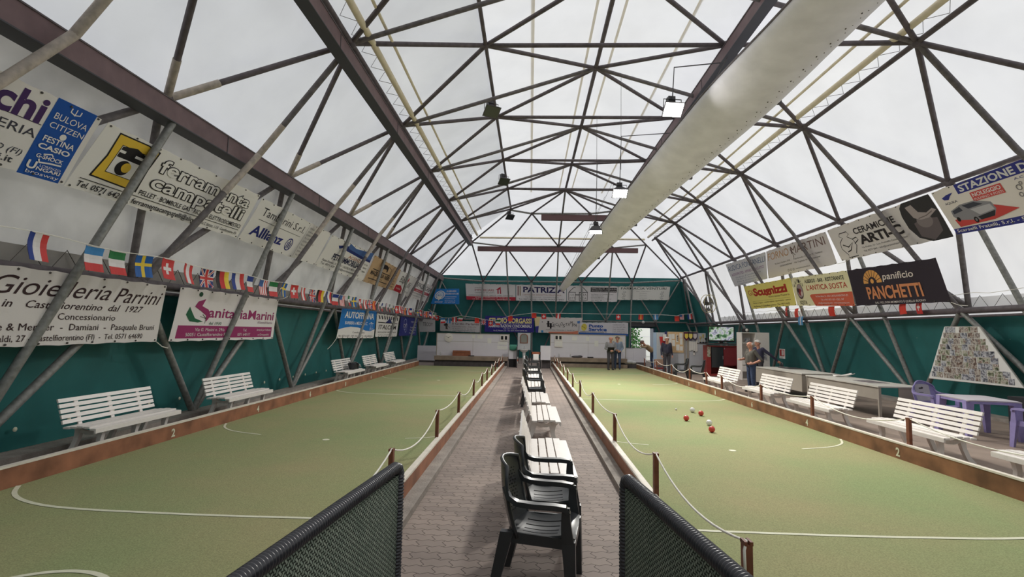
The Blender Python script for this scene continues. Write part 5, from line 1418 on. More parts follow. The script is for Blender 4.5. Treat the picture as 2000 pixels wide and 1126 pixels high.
def banner(key, label, bgc, items, group=None, wrinkle=0.012, thick=0.004, eyelets=True, cols=None):
    TL, TR, BR, BL = [Vector(p) for p in BANNERS[key]]
    nrm = (TR - TL).cross(BL - TL).normalized()
    if nrm.dot(Vector((1.9, 14, 2)) - TL) < 0: nrm = -nrm
    W = (TR - TL).length; H = (BL - TL).length
    ph = (hash(key) if False else sum(ord(c) for c in key)) * 0.37
    org = (TL + TR + BR + BL) / 4
    def pos(u, v, off=0.0):
        p = TL * (1 - u) * (1 - v) + TR * u * (1 - v) + BR * u * v + BL * (1 - u) * v
        w = wrinkle * (math.sin(5 * u + 2.2 * v + ph) + 0.6 * math.sin(9 * u - 3 * v + ph * 2) + 0.5 * math.sin(4 * v + 3 * u))
        return p + nrm * (w + off) - org
    t = thing('banner', label, 'banner', org, 0, group)
    def off(front, d): return d if front else -d
    nu, nv = 30, 8
    scal = lambda u, v: v + (0.018 * abs(math.sin(PI * u * 7 + ph)) if v < 0.02 else 0) - (0.014 * abs(math.sin(PI * u * 6 + ph)) if v > 0.98 else 0)
    mb = MB(); Wd = nv + 1
    vs = [pos(i / nu, scal(i / nu, j / nv), 0.0) for i in range(nu + 1) for j in range(Wd)] + [pos(i / nu, scal(i / nu, j / nv), -thick) for i in range(nu + 1) for j in range(Wd)]
    K = (nu + 1) * Wd; fs = []
    for i in range(nu):
        for j in range(nv):
            a, b, c, d = i * Wd + j, (i + 1) * Wd + j, (i + 1) * Wd + j + 1, i * Wd + j + 1
            fs += [(a, b, c, d), (d + K, c + K, b + K, a + K)]
    for i in range(nu): fs += [(i * Wd, i * Wd + K, (i + 1) * Wd + K, (i + 1) * Wd), (i * Wd + nv, (i + 1) * Wd + nv, (i + 1) * Wd + nv + K, i * Wd + nv + K)]
    for j in range(nv): fs += [(j, j + 1, j + 1 + K, j + K), (nu * Wd + j, nu * Wd + j + K, nu * Wd + j + 1 + K, nu * Wd + j + 1)]
    mb.add(vs, fs); body = mb.build('cloth', flat(bgc), t, smooth='auto')
    tx, tm = MB(), []; gx, gm = MB(), []
    def mi(lst, c):
        if c not in lst: lst.append(c)
        return lst.index(c)
    layer = 0
    for it in items:
        kind = it[0]; layer += 1
        tx, tm = MB(), []; gx, gm = MB(), []
        d = 0.002 + 0.0005 * min(layer, 16)
        if kind == 't':
            _, s, u0, vb, h, u1, c = it[:7]
            o = it[7] if len(it) > 7 else {}
            bold = o.get('b', 0.0)
            v_, f_, x0, x1 = text_mesh(s, bold)
            kx = (u1 - u0) / (x1 - x0); kv = h / 0.73
            rot = o.get('r', 0.0); shr = o.get('s', 0.0)
            m_ = mi(tm, c)
            out = []
            for q in v_:
                u = (q.x - x0) * kx; v = q.y * kv
                u += shr * v * H / W
                v -= rot * u * W / H
                out.append(pos(u0 + u, vb - v, d + 0.0008))
            tx.add(out, f_, m_)
            if 'o' in o:      # outlined letters: a paler, thinner copy in front
                v2, f2, y0, y1 = text_mesh(s, o['o'][1]); cm = mi(tm, o['o'][0])
                bw = (bold - o['o'][1])
                tx.add([pos(u0 + (q.x - x0) * kx + shr * q.y * kv * H / W, vb - q.y * kv, d + 0.0022) for q in v2], f2, cm)
        elif kind == 'r':
            _, u0, v0, u1, v1, c = it
            n1 = max(1, int(abs(u1 - u0) * 30)); n2 = max(1, int(abs(v1 - v0) * 8))
            P = [pos(u0 + (u1 - u0) * i / n1, v0 + (v1 - v0) * j / n2, d) for i in range(n1 + 1) for j in range(n2 + 1)]
            gx.add(P, [(i * (n2 + 1) + j, (i + 1) * (n2 + 1) + j, (i + 1) * (n2 + 1) + j + 1, i * (n2 + 1) + j + 1) for i in range(n1) for j in range(n2)], mi(gm, c))
        elif kind == 'p':
            _, poly, c = it
            tr = tessellate_polygon([[Vector((a, b, 0)) for a, b in poly]])
            tris = [tuple(tuple(poly[k]) for k in q) for q in tr]
            while tris:
                A, B, C = tris.pop()
                e = sorted(((((p[0] - q[0]) ** 2 + (p[1] - q[1]) ** 2 * 0.12) ** 0.5, p, q, r) for p, q, r in ((A, B, C), (B, C, A), (C, A, B))), reverse=True)
                if e[0][0] > 0.06:
                    p, q, r = e[0][1:]; m = ((p[0] + q[0]) / 2, (p[1] + q[1]) / 2)
                    tris += [(p, m, r), (m, q, r)]
                else: gx.add([pos(a, b, d) for a, b in (A, B, C)], [(0, 1, 2)], mi(gm, c))
        elif kind == 'c':
            _, u, v, r, c = it[:5]; sq = it[5] if len(it) > 5 else 1.0
            P = [pos(u + r * sq * H / W * math.cos(2 * PI * i / 28), v + r * math.sin(2 * PI * i / 28), d) for i in range(28)]
            gx.add(P + [pos(u, v, d)], [(i, (i + 1) % 28, 28) for i in range(28)], mi(gm, c))
        elif kind == 'o':     # ring
            _, u, v, r, w, c = it[:6]; sq = it[6] if len(it) > 6 else 1.0
            P = []
            for i in range(32):
                a = 2 * PI * i / 32
                for rr in (r, r - w): P.append(pos(u + rr * sq * H / W * math.cos(a), v + rr * math.sin(a), d))
            gx.add(P, [(2 * i, 2 * i + 1, (2 * i + 3) % 64, (2 * i + 2) % 64) for i in range(32)], mi(gm, c))
        elif kind == 'l':     # polyline, width in v units
            _, pts, w, c = it
            P = []
            for i, (a, b) in enumerate(pts):
                a0, b0 = pts[max(i - 1, 0)]; a1, b1 = pts[min(i + 1, len(pts) - 1)]
                dx, dy = (a1 - a0) * W, (b1 - b0) * H; L = math.hypot(dx, dy) or 1
                nx, ny = -dy / L * w * H / 2, dx / L * w * H / 2
                P += [pos(a + nx / W, b + ny / H, d), pos(a - nx / W, b - ny / H, d)]
            gx.add(P, [(2 * i, 2 * i + 1, 2 * i + 3, 2 * i + 2) for i in range(len(pts) - 1)], mi(gm, c))
        if gx.v: gx.build('printed_shape', [flat(c) for c in gm], t)
        if tx.v: tx.build('lettering', [flat(c) for c in tm], t)
    if eyelets:
        mb = MB()
        for i in range(9):
            for v in (0.035, 0.965):
                p = pos(0.015 + 0.97 * i / 8, v, 0.006)
                mb.ball(p, (0.016, 0.016, 0.016), 8, 5)
        mb.build('eyelet_row', 'cord_dark', t)
    return t
WH = (240, 236, 231); BK = (34, 30, 32); GY = (120, 116, 116)
def small(lines, u0, v0, dv, h, c=GY):
    return [('t', s, u0, v0 + dv * i, h, u1, c) for i, (s, u1) in enumerate(lines)]
rows = lambda n, u0, u1, v0, dv, c, w=0.022: [('r', u0 + 0.01 * (i % 2), v0 + dv * i, u1 - 0.03 * ((i * 7) % 3), v0 + dv * i + w, c) for i in range(n)]

PU = (70, 40, 96); BLU = (20, 82, 168)
banner('hi', 'white jewellery banner with tall violet letters and a blue band of watch names', (234, 229, 224), [
    ('r', 0.805, 0.0, 0.975, 1.0, BLU),
    ('t', 'Vecchi', 0.36, 0.375, 0.32, 0.79, PU, {'b': 0.03}), ('r', 0.38, 0.38, 0.80, 0.388, BK),
    ('t', 'OROLOGERIA', 0.36, 0.56, 0.11, 0.80, (60, 60, 72)),
    ('t', 'CASTELFIORENTINO (FI)', 0.34, 0.80, 0.075, 0.785, (60, 60, 72), {'s': 0.25}), ('t', 'www.vecchi.it', 0.48, 0.91, 0.08, 0.77, (50, 50, 60), {'b': 0.012}),
    ('l', [(0.873, 0.05), (0.873, 0.10), (0.893, 0.12), (0.913, 0.10), (0.913, 0.05)], 0.015, WH), ('l', [(0.893, 0.04), (0.893, 0.13)], 0.012, WH),
    ('t', 'BULOVA', 0.825, 0.25, 0.085, 0.965, WH), ('t', 'CITIZEN', 0.825, 0.365, 0.075, 0.969, WH),
    ('c', 0.897, 0.43, 0.04, WH), ('t', 'FESTINA', 0.829, 0.545, 0.075, 0.961, WH, {'b': 0.015}), ('t', 'CASIO', 0.825, 0.64, 0.065, 0.957, WH, {'b': 0.03}),
    ('l', [(0.861, 0.70), (0.893, 0.675), (0.901, 0.70)], 0.015, WH), ('t', 'G-SHOCK', 0.837, 0.755, 0.05, 0.949, WH, {'b': 0.02}), ('l', [(0.853, 0.77), (0.861, 0.81), (0.901, 0.79), (0.949, 0.78)], 0.02, WH),
    ('t', 'U', 0.821, 0.905, 0.10, 0.857, WH, {'b': 0.03}), ('t', 'LORENZO', 0.869, 0.855, 0.03, 0.957, WH), ('t', 'NGARI', 0.861, 0.905, 0.045, 0.961, WH, {'b': 0.02}),
    ('t', 'brosway', 0.829, 0.965, 0.045, 0.965, WH)])
YE = (236, 196, 66)
banner('ferramenta', 'white hardware banner with a yellow emblem and outlined black letters', (242, 238, 232), [
    ('p', [(0.062, 0.06), (0.20, 0.05), (0.27, 0.08), (0.262, 0.40), (0.268, 0.78), (0.055, 0.76), (0.068, 0.42)], BK),
    ('p', [(0.068, 0.08), (0.20, 0.07), (0.262, 0.10), (0.254, 0.40), (0.26, 0.76), (0.063, 0.74), (0.075, 0.42)], YE),
    ('r', 0.10, 0.20, 0.215, 0.64, BK), ('r', 0.103, 0.21, 0.212, 0.63, WH),
    ('p', [(0.105, 0.22), (0.165, 0.17), (0.212, 0.22), (0.212, 0.27), (0.105, 0.27)], BK), ('r', 0.105, 0.31, 0.212, 0.38, BK), ('r', 0.13, 0.26, 0.175, 0.33, BK),
    ('c', 0.155, 0.51, 0.115, BK), ('c', 0.168, 0.49, 0.075, YE), ('r', 0.225, 0.40, 0.25, 0.46, BK), ('r', 0.225, 0.54, 0.25, 0.58, BK),
    ('t', 'ferramenta', 0.30, 0.36, 0.235, 0.955, BK, {'b': 0.055, 'o': ((242, 238, 232), 0.014)}),
    ('t', 'campatelli', 0.30, 0.63, 0.235, 0.955, BK, {'b': 0.055, 'o': ((242, 238, 232), 0.014)}),
    ('t', 'PELLET · BOMBOLE GAS · RICAMBI ELETTRODOMESTICI', 0.28, 0.79, 0.082, 0.975, BK, {'b': 0.008}),
    ('r', 0.03, 0.822, 0.975, 0.832, BK),
    ('t', 'Tel. 0571 64246 · ferramentacampatelli@alice.it', 0.03, 0.945, 0.085, 0.66, BK, {'b': 0.012, 's': 0.15}), ('t', '· Via C. Battisti, 1-1/A · Castelfiorentino (FI)', 0.67, 0.93, 0.055, 0.97, BK, {'b': 0.006, 's': 0.2})])
NV = (40, 46, 120)
banner('tamburini', 'white insurance banner with navy lettering and a round eagle-striped emblem', WH, [
    ('t', 'Tamburini S.r.l.', 0.07, 0.34, 0.19, 0.62, BK), ('r', 0.07, 0.44, 0.61, 0.45, BK),
    ('t', 'Allianz', 0.06, 0.80, 0.23, 0.44, NV, {'b': 0.03}), ('o', 0.53, 0.72, 0.16, 0.028, NV), ('r', 0.508, 0.66, 0.517, 0.82, NV), ('r', 0.525, 0.61, 0.536, 0.82, NV), ('r', 0.545, 0.66, 0.554, 0.82, NV),
    ('r', 0.645, 0.05, 0.647, 0.95, GY)] + small([('CERTALDO', .74), ('Via Roma, 12', .77), ('GAMBASSI', .75), ('Tel. 0571 632', .80), ('CASTELFIORENTINO', .83), ('Piazza Gramsci, 4', .79), ('Tel. 0571 61', .78), ('EMPOLI', .73), ('Via Ridolfi, 5', .78)], 0.665, 0.16, 0.093, 0.045))
banner('petri', 'white estate-agency banner with a blue roof stripe across the top', WH, [
    ('p', [(0.40, 0.02), (0.55, 0.10), (0.75, 0.06), (0.99, 0.0), (0.99, 0.28), (0.75, 0.26), (0.45, 0.24), (0.38, 0.14)], (74, 108, 168)),
    ('p', [(0.20, 0.22), (0.28, 0.17), (0.37, 0.12), (0.42, 0.19), (0.75, 0.25), (0.99, 0.27), (0.99, 0.34), (0.72, 0.33), (0.40, 0.28), (0.30, 0.23), (0.24, 0.30)], (36, 52, 116)),
    ('t', 'AGENZIA', 0.48, 0.46, 0.10, 0.82, (180, 110, 70), {'b': 0.01}), ('t', 'PETRI IMMOBILIARE', 0.20, 0.66, 0.19, 0.84, (30, 34, 66), {'b': 0.03}),
    ('t', 'Piazza Gramsci, 10 - 50051 CASTELFIORENTINO', 0.06, 0.79, 0.07, 0.80, BK), ('t', 'Tel. 0571 629 - info@petriimmobiliare.it', 0.06, 0.89, 0.07, 0.84, BK),
    ('t', 'CASE - VILLE', 0.86, 0.48, 0.055, 0.97, BK), ('t', 'AFFITTI', 0.87, 0.60, 0.055, 0.96, BK), ('t', 'TERRENI', 0.87, 0.72, 0.055, 0.96, BK)])
TAN = (206, 172, 132)
banner('macelleria', 'tan butcher banner with a dark bull figure', TAN, [
    ('p', [(0.30, 0.22), (0.36, 0.14), (0.48, 0.12), (0.56, 0.18), (0.57, 0.36), (0.54, 0.38), (0.52, 0.28), (0.42, 0.30), (0.40, 0.40), (0.37, 0.40), (0.36, 0.30), (0.31, 0.32)], (40, 30, 28)),
    ('l', [(0.55, 0.14), (0.66, 0.20), (0.70, 0.42)], 0.02, BK), ('r', 0.10, 0.44, 0.72, 0.47, BK), ('t', 'MACELLERIA NERI', 0.08, 0.66, 0.16, 0.72, (40, 30, 28), {'b': 0.03}),
    ('t', 'dal 1965', 0.32, 0.76, 0.055, 0.52, (70, 50, 40)), ('r', 0.08, 0.80, 0.70, 0.83, BK)] + small([('CARNI', .90), ('SALUMI', .92), ('PRONTI A', .93), ('CUOCERE', .92), ('POLLERIA', .94), ('Tel. 0571', .93)], 0.78, 0.24, 0.13, 0.07, (70, 50, 40)))
RD = (196, 44, 56)
banner('bih', 'white banner with black script and a slanted red oval', WH, [
    ('t', 'Bibi', 0.10, 0.52, 0.34, 0.40, BK, {'s': 0.3}), ('c', 0.56, 0.42, 0.26, RD, 0.5), ('t', 'Oh', 0.52, 0.48, 0.14, 0.61, WH, {'b': 0.02}), ('t', 'lli', 0.66, 0.62, 0.30, 0.80, BK, {'s': 0.3}),
    ('p', [(0.02, 0.68), (0.30, 0.64), (0.48, 0.78), (0.50, 0.98), (0.02, 0.98)], RD), ('t', 'VIA ROMA', 0.10, 0.86, 0.08, 0.38, WH), ('t', 'Tel. 0571 64', 0.58, 0.86, 0.07, 0.88, GY)])
banner('spazio', 'white banner with black capitals over a red stripe at the far end of the beam', WH, [
    ('t', 'SPAZIO CASA', 0.06, 0.38, 0.24, 0.94, BK, {'b': 0.01}), ('r', 0.0, 0.48, 0.96, 0.62, (186, 52, 66)), ('t', 'ARREDAMENTI', 0.15, 0.59, 0.07, 0.8, WH), ('t', 'NUOVA POSIZIONE', 0.10, 0.74, 0.07, 0.75, BK), ('t', 'Castelfiorentino', 0.12, 0.86, 0.06, 0.7, GY)])
BR = (58, 36, 38)
banner('parrini', 'white jeweller banner with dark brown script below the flag string', (232, 226, 222), [
    ('t', 'Gioielleria', 0.16, 0.34, 0.24, 0.66, BR, {'s': 0.55}), ('t', 'Parrini', 0.69, 0.36, 0.24, 0.955, BR, {'s': 0.5}),
    ('t', 'in   Castelfiorentino  dal  1927', 0.22, 0.50, 0.10, 0.86, BR, {'s': 0.4, 'b': 0.006}), ('t', 'Concessionario', 0.44, 0.645, 0.095, 0.72, BR),
    ('t', 'Baume & Mercier  -  Damiani  -  Pasquale Bruni', 0.12, 0.79, 0.095, 0.965, BR), ('t', 'Via Garibaldi, 27 - Castelfiorentino (FI)  -  Tel. 0571 64690', 0.10, 0.93, 0.085, 0.90, BR)])
MG = (158, 52, 106)
banner('sanitaria', 'white banner with magenta lettering over a magenta strip and a green leaf figure', (240, 234, 232), [
    ('r', 0.04, 0.70, 0.965, 0.94, MG), ('t', 'anitariaMarini', 0.27, 0.53, 0.21, 0.97, MG, {'b': 0.015}),
    ('c', 0.17, 0.10, 0.045, (40, 84, 60), 1.3), ('p', [(0.10, 0.35), (0.08, 0.50), (0.12, 0.62), (0.19, 0.64), (0.235, 0.62), (0.16, 0.56), (0.13, 0.46)], (40, 104, 72)),
    ('p', [(0.22, 0.18), (0.16, 0.24), (0.14, 0.34), (0.20, 0.42), (0.25, 0.50), (0.26, 0.62), (0.29, 0.50), (0.26, 0.38), (0.20, 0.32)], MG), ('l', [(0.25, 0.66), (0.255, 0.56), (0.22, 0.48)], 0.012, BK), ('l', [(0.255, 0.56), (0.20, 0.52)], 0.008, BK),
    ('t', 'dal 1930', 0.29, 0.675, 0.06, 0.40, (70, 110, 90)), ('t', 'di Sommelli Beatrice', 0.77, 0.62, 0.055, 0.96, (110, 60, 90)),
    ('t', 'Via G. Masini n. 29/a', 0.18, 0.805, 0.065, 0.44, WH), ('t', '50051 Castelfiorentino FI', 0.11, 0.90, 0.065, 0.46, WH), ('t', 'Tel.', 0.62, 0.805, 0.06, 0.66, WH), ('t', '0571 640117', 0.57, 0.90, 0.06, 0.70, WH), ('t', 'Articoli per l\'infanzia', 0.77, 0.79, 0.05, 0.95, WH), ('t', 'e Ortopedici', 0.79, 0.90, 0.05, 0.93, WH)])
AB = (34, 122, 200)
banner('autofficina', 'blue over white wave banner with bold white capitals and a cartoon car outline', WH, [
    ('p', [(0, 0), (1, 0), (1, 0.66), (0.85, 0.74), (0.70, 0.72), (0.50, 0.62), (0.30, 0.60), (0.15, 0.64), (0, 0.70)], AB),
    ('t', 'AUTOFFICINA', 0.10, 0.30, 0.22, 0.93, WH, {'b': 0.03}), ('t', 'BARBIERI e MEUCCI & C.', 0.14, 0.52, 0.11, 0.75, WH, {'b': 0.015}),
    ('o', 0.88, 0.56, 0.12, 0.02, WH, 0.9), ('o', 0.84, 0.66, 0.05, 0.015, WH), ('o', 0.93, 0.68, 0.05, 0.015, WH), ('l', [(0.80, 0.48), (0.86, 0.42), (0.94, 0.46)], 0.02, WH),
    ('t', 'Castelfiorentino', 0.36, 0.82, 0.06, 0.68, GY), ('t', 'TEL. 0571 61257 - OFF. VIA LORETO - VIA LARDIANI 11', 0.03, 0.95, 0.065, 0.97, GY)])
banner('italcom', 'white banner with a zig-zag black top edge pattern and hollow black capitals', WH,
    [('p', [(0.06 + 0.1 * i, 0.08), (0.10 + 0.1 * i, 0.08), (0.14 + 0.1 * i, 0.22), (0.10 + 0.1 * i, 0.24)], (60, 58, 66)) for i in range(9)] + [('p', [(0.36, 0.36), (0.52, 0.14), (0.66, 0.36)], (50, 60, 120)), ('r', 0.06, 0.36, 0.94, 0.39, BK),
    ('t', 'ITALCOM', 0.10, 0.66, 0.20, 0.90, BK, {'b': 0.01}), ('t', 'MACELLAZIONE - PRETTO - GALENI', 0.08, 0.82, 0.06, 0.92, BK), ('t', 'Via Piave - Castelfiorentino', 0.10, 0.93, 0.05, 0.8, GY)])
banner('blueb', 'indigo banner with pale rings and white lines of text under the flag string', (52, 58, 130), [
    ('o', 0.26, 0.40, 0.30, 0.03, (180, 186, 226)), ('o', 0.32, 0.58, 0.24, 0.03, (180, 186, 226)), ('t', 'C.F.', 0.18, 0.55, 0.18, 0.34, WH), ('t', 'Impianti elettrici', 0.55, 0.26, 0.08, 0.93, WH), ('t', 'Via Duca', 0.72, 0.42, 0.08, 0.95, WH), ('t', 'Castelfiorentino', 0.55, 0.58, 0.09, 0.95, WH), ('t', 'Tel. 0571', 0.55, 0.74, 0.08, 0.93, WH), ('t', 'Fax 0571', 0.55, 0.88, 0.07, 0.9, WH)], wrinkle=0.02)
banner('tecay', 'small pale banner with thin dark letters in the corner of the beam wall', (204, 200, 200), [('t', 'TECOY', 0.25, 0.55, 0.28, 0.85, (90, 90, 92)), ('t', 'srl', 0.82, 0.92, 0.07, 0.92, GY)])
banner('soccorso', 'bright blue breakdown-service banner with a round white badge in the rear corner', (46, 128, 206), [
    ('o', 0.24, 0.42, 0.28, 0.05, WH), ('c', 0.24, 0.42, 0.20, (200, 214, 232)), ('p', [(0.12, 0.50), (0.36, 0.50), (0.24, 0.78)], WH), ('t', 'A.C.I.', 0.16, 0.50, 0.12, 0.32, (46, 90, 160)), ('t', 'SERVICE', 0.12, 0.92, 0.10, 0.40, WH),
    ('t', 'IN SERVIZIO', 0.48, 0.22, 0.10, 0.88, WH, {'b': 0.02}), ('t', 'SOCCORSO AUTO 24H', 0.42, 0.38, 0.11, 0.97, WH, {'b': 0.02}), ('t', 'CARROZZERIA', 0.45, 0.56, 0.07, 0.9, WH), ('t', 'Castelfiorentino', 0.45, 0.68, 0.07, 0.85, WH), ('t', 'Via S. Donato, 21', 0.47, 0.82, 0.07, 0.85, WH), ('t', 'Tel. 0571 629', 0.47, 0.92, 0.06, 0.85, WH)])
BUR = (176, 50, 66)
banner('immobiliare', 'white rear banner with a burgundy house sign and a burgundy strip along its foot', (220, 216, 214), [
    ('r', 0.0, 0.78, 1.0, 1.0, BUR), ('t', 'AGENZIA', 0.18, 0.28, 0.07, 0.32, GY), ('t', 'IMMOBILIARE', 0.18, 0.46, 0.15, 0.57, (150, 60, 72)), ('t', 'SANDRA GUASTI', 0.18, 0.58, 0.07, 0.57, GY),
    ('p', [(0.60, 0.36), (0.70, 0.16), (0.71, 0.60), (0.685, 0.60), (0.685, 0.32), (0.66, 0.36), (0.66, 0.60), (0.635, 0.60), (0.635, 0.36)], BUR),
    ('t', 'COMPRAVENDITE - AFFITTI - PERMUTE - STIME - CONSULENZE', 0.05, 0.74, 0.065, 0.95, BK), ('t', 'Via Garibaldi - Castelfiorentino (FI) - Tel. 0571 631', 0.18, 0.87, 0.06, 0.85, WH), ('t', 'cell. 335 - www.immobiliare - agenzia@guasti.it', 0.12, 0.97, 0.06, 0.9, WH)])
banner('patrizia', 'white rear banner with futuristic dark violet capitals crossed by the duct tip', (222, 218, 218), [
    ('r', 0.03, 0.10, 0.05, 0.68, (120, 70, 60)), ('r', 0.07, 0.10, 0.09, 0.68, (150, 130, 90)), ('t', 'PATRIZIA', 0.14, 0.46, 0.34, 0.97, (40, 36, 84), {'b': 0.035}), ('r', 0.14, 0.27, 0.96, 0.29, (222, 218, 218)),
    ('t', 'CARTOLERIA GIOCATTOLI PELLETTERIA', 0.13, 0.66, 0.09, 0.9, (170, 120, 100)), ('t', 'Via Testaferrata - Castelfiorentino', 0.18, 0.78, 0.06, 0.85, GY), ('t', 'Tel. 0571 64030 - CASTELFIORENTINO', 0.05, 0.92, 0.075, 0.95, BK)])
banner('lamiaottica', 'white rear banner with two black shopping-bag outlines forming glasses', (222, 218, 216), [
    ('l', [(0.04, 0.42), (0.17, 0.42), (0.17, 0.92), (0.04, 0.92), (0.04, 0.42), (0.13, 0.15), (0.155, 0.10), (0.17, 0.16)], 0.035, BK), ('l', [(0.25, 0.42), (0.41, 0.42), (0.41, 0.92), (0.25, 0.92), (0.25, 0.42)], 0.035, BK), ('l', [(0.41, 0.42), (0.33, 0.15), (0.30, 0.10), (0.28, 0.16)], 0.035, BK), ('l', [(0.17, 0.58), (0.25, 0.58)], 0.05, BK),
    ('t', 'L A', 0.08, 0.63, 0.12, 0.14, BK), ('t', 'O T T', 0.055, 0.86, 0.13, 0.16, BK), ('t', 'M I A', 0.27, 0.63, 0.12, 0.39, BK), ('t', 'I C A', 0.27, 0.86, 0.13, 0.39, BK),
    ('r', 0.47, 0.11, 0.98, 0.40, BK), ('t', 'CONTROLLO DELLA VISTA - OCCHIALI DA SOLE', 0.485, 0.235, 0.085, 0.97, WH), ('t', 'APPLICAZIONE LENTI A CONTATTO DI PROVA', 0.485, 0.37, 0.085, 0.97, WH)] + small([('Via Masini, 12 Castelfiorentino', .92), ('www.lamiaottica.it', .72), ('lamiaottica@gmail.it', .74), ('Via XX Settembre, 11 Empoli', .88), ('Tel. 0571 64', .70)], 0.48, 0.56, 0.095, 0.055, BK))
banner('farmacia', 'pale rear banner with serif capitals between two sprigs in the corner by the door', (218, 216, 208), [
    ('t', 'FARMACIA VENTURI', 0.05, 0.24, 0.17, 0.93, (60, 70, 64), {'b': 0.008}), ('t', 'Dr. Venturi', 0.36, 0.40, 0.05, 0.62, GY), ('t', 'Omeopatia', 0.42, 0.53, 0.05, 0.56, GY), ('t', 'Fitoterapia', 0.42, 0.66, 0.05, 0.56, GY), ('t', 'Cosmetici', 0.42, 0.79, 0.05, 0.57, GY), ('t', 'Via Gozzoli', 0.42, 0.92, 0.05, 0.57, GY)] +
    [('l', [(x + 0.02 * math.sin(k * 1.7), 0.36 + 0.07 * k) for k in range(9)], 0.02, (70, 80, 74)) for x in (0.10, 0.13, 0.84, 0.87)])
banner('grillo', 'white rear banner with a grey cricket drawing above the clock panel', (212, 208, 206), [
    ('p', [(0.10, 0.30), (0.17, 0.24), (0.20, 0.40), (0.18, 0.60), (0.20, 0.80), (0.14, 0.78), (0.14, 0.55), (0.09, 0.46)], (96, 90, 86)), ('c', 0.15, 0.34, 0.09, (60, 54, 52)), ('l', [(0.18, 0.60), (0.22, 0.55), (0.24, 0.70)], 0.03, (96, 90, 86)),
    ('t', 'Il Grillo Parlante', 0.30, 0.36, 0.20, 0.97, (96, 56, 60)), ('t', 'Cartolibreria - Edicola', 0.30, 0.58, 0.12, 0.90, (160, 130, 128)), ('t', 'Via Testaferrata, 10 - Tel. 0571 64', 0.31, 0.76, 0.07, 0.88, BK), ('t', 'e-mail ilgrilloparlante@virgilio.it', 0.32, 0.90, 0.07, 0.87, BK)])
IN = (58, 52, 136)
banner('borgassi', 'deep blue rear banner with pale yellow capitals above white ones', IN, [
    ('t', 'STUDIO BORGASSI', 0.08, 0.42, 0.30, 0.95, (240, 226, 150), {'b': 0.035}), ('r', 0.08, 0.46, 0.95, 0.472, WH), ('t', 'AMMINISTRAZIONI CONDOMINIALI', 0.08, 0.70, 0.19, 0.95, WH, {'b': 0.02}),
    ('t', 'Cell. 331 5162740', 0.38, 0.81, 0.07, 0.66, WH), ('t', 'Via G. Mazzini, 23 - Tel. 0571 PONTORME (FI)', 0.18, 0.93, 0.08, 0.86, WH)])
banner('tecno', 'white rear banner with jumping black letters between two dark ink marks', (220, 214, 208), [
    ('p', [(0, 0), (0.12, 0), (0.08, 0.55), (0, 0.6)], (232, 214, 160)), ('p', [(0, 0.62), (0.08, 0.58), (0.06, 1.0), (0, 1.0)], (60, 60, 140)), ('r', 0.27, 0.24, 0.31, 0.62, BK), ('r', 0.25, 0.40, 0.33, 0.46, BK), ('r', 0.325, 0.38, 0.365, 0.72, BK), ('r', 0.30, 0.54, 0.39, 0.60, BK)] +
    [('t', ch, 0.40 + 0.052 * i, 0.56 + (0.05, -0.02, 0.06, -0.06, 0.06, -0.02, -0.03, -0.14, 0.0, 0.0)[i], 0.20, 0.447 + 0.052 * i, BK) for i, ch in enumerate('TECNOSTAMPA'[:11][1:])] + [('t', 'T', 0.375, 0.52, 0.2, 0.40, BK),
    ('t', 'Castelfiorentino - Via Lucardesi, 5 - Tel. 0571 64', 0.24, 0.82, 0.06, 0.88, BK), ('p', [(0.30, 0.92), (0.86, 0.86), (0.97, 0.80), (0.98, 1.0), (0.30, 1.0)], (214, 130, 100)), ('p', [(0.90, 0.22), (0.96, 0.18), (0.97, 0.34), (0.92, 0.36)], (90, 130, 190)), ('c', 0.16, 0.32, 0.03, BK), ('r', 0.13, 0.84, 0.18, 0.98, (70, 150, 200))])
PB = (38, 84, 160)
banner('punto', 'white rear banner with wide blue letters and a yellow oval beside the door', (222, 218, 220), [
    ('r', 0.0, 0.84, 1.0, 1.0, (54, 96, 168)), ('c', 0.09, 0.40, 0.30, (222, 206, 90), 0.8), ('l', [(0.04, 0.30), (0.12, 0.50)], 0.03, BK), ('t', 'Punto', 0.19, 0.40, 0.24, 0.48, PB, {'b': 0.04}), ('t', 'Service', 0.19, 0.68, 0.24, 0.56, PB, {'b': 0.04}),
    ('t', 'Installazione Parabole e Antenne TV', 0.02, 0.81, 0.10, 0.56, BK, {'b': 0.01}), ('t', 'Castelfiorentino (FI)', 0.68, 0.22, 0.08, 0.92, GY), ('t', 'Tel. e Fax 0571 633', 0.68, 0.40, 0.08, 0.94, GY), ('t', 'Cell. 335 6460', 0.68, 0.56, 0.08, 0.92, GY), ('t', 'Cell. 338 7115', 0.68, 0.70, 0.08, 0.92, GY), ('t', 'puntoservice@virgilio.it', 0.68, 0.81, 0.06, 0.97, GY)])
CB = (90, 110, 150)
banner('audio', 'pale banner with thin blue letters and a violet text line above the yellow one', (232, 231, 236), [
    ('t', 'AUDICA FONTANELLI', 0.02, 0.34, 0.22, 0.97, CB, {'b': 0.0}), ('t', 'AUDIOPROTESI - APPARECCHI ACUSTICI', 0.06, 0.56, 0.11, 0.93, (150, 90, 150))] + small([('Via Bovio, 8 Castelfiorentino', .85), ('Tel. 0571 62 - Prove gratuite', .80), ('Pile e accessori', .72), ('www.fontanelli.it', .7)], 0.14, 0.68, 0.09, 0.06, (150, 156, 176)))
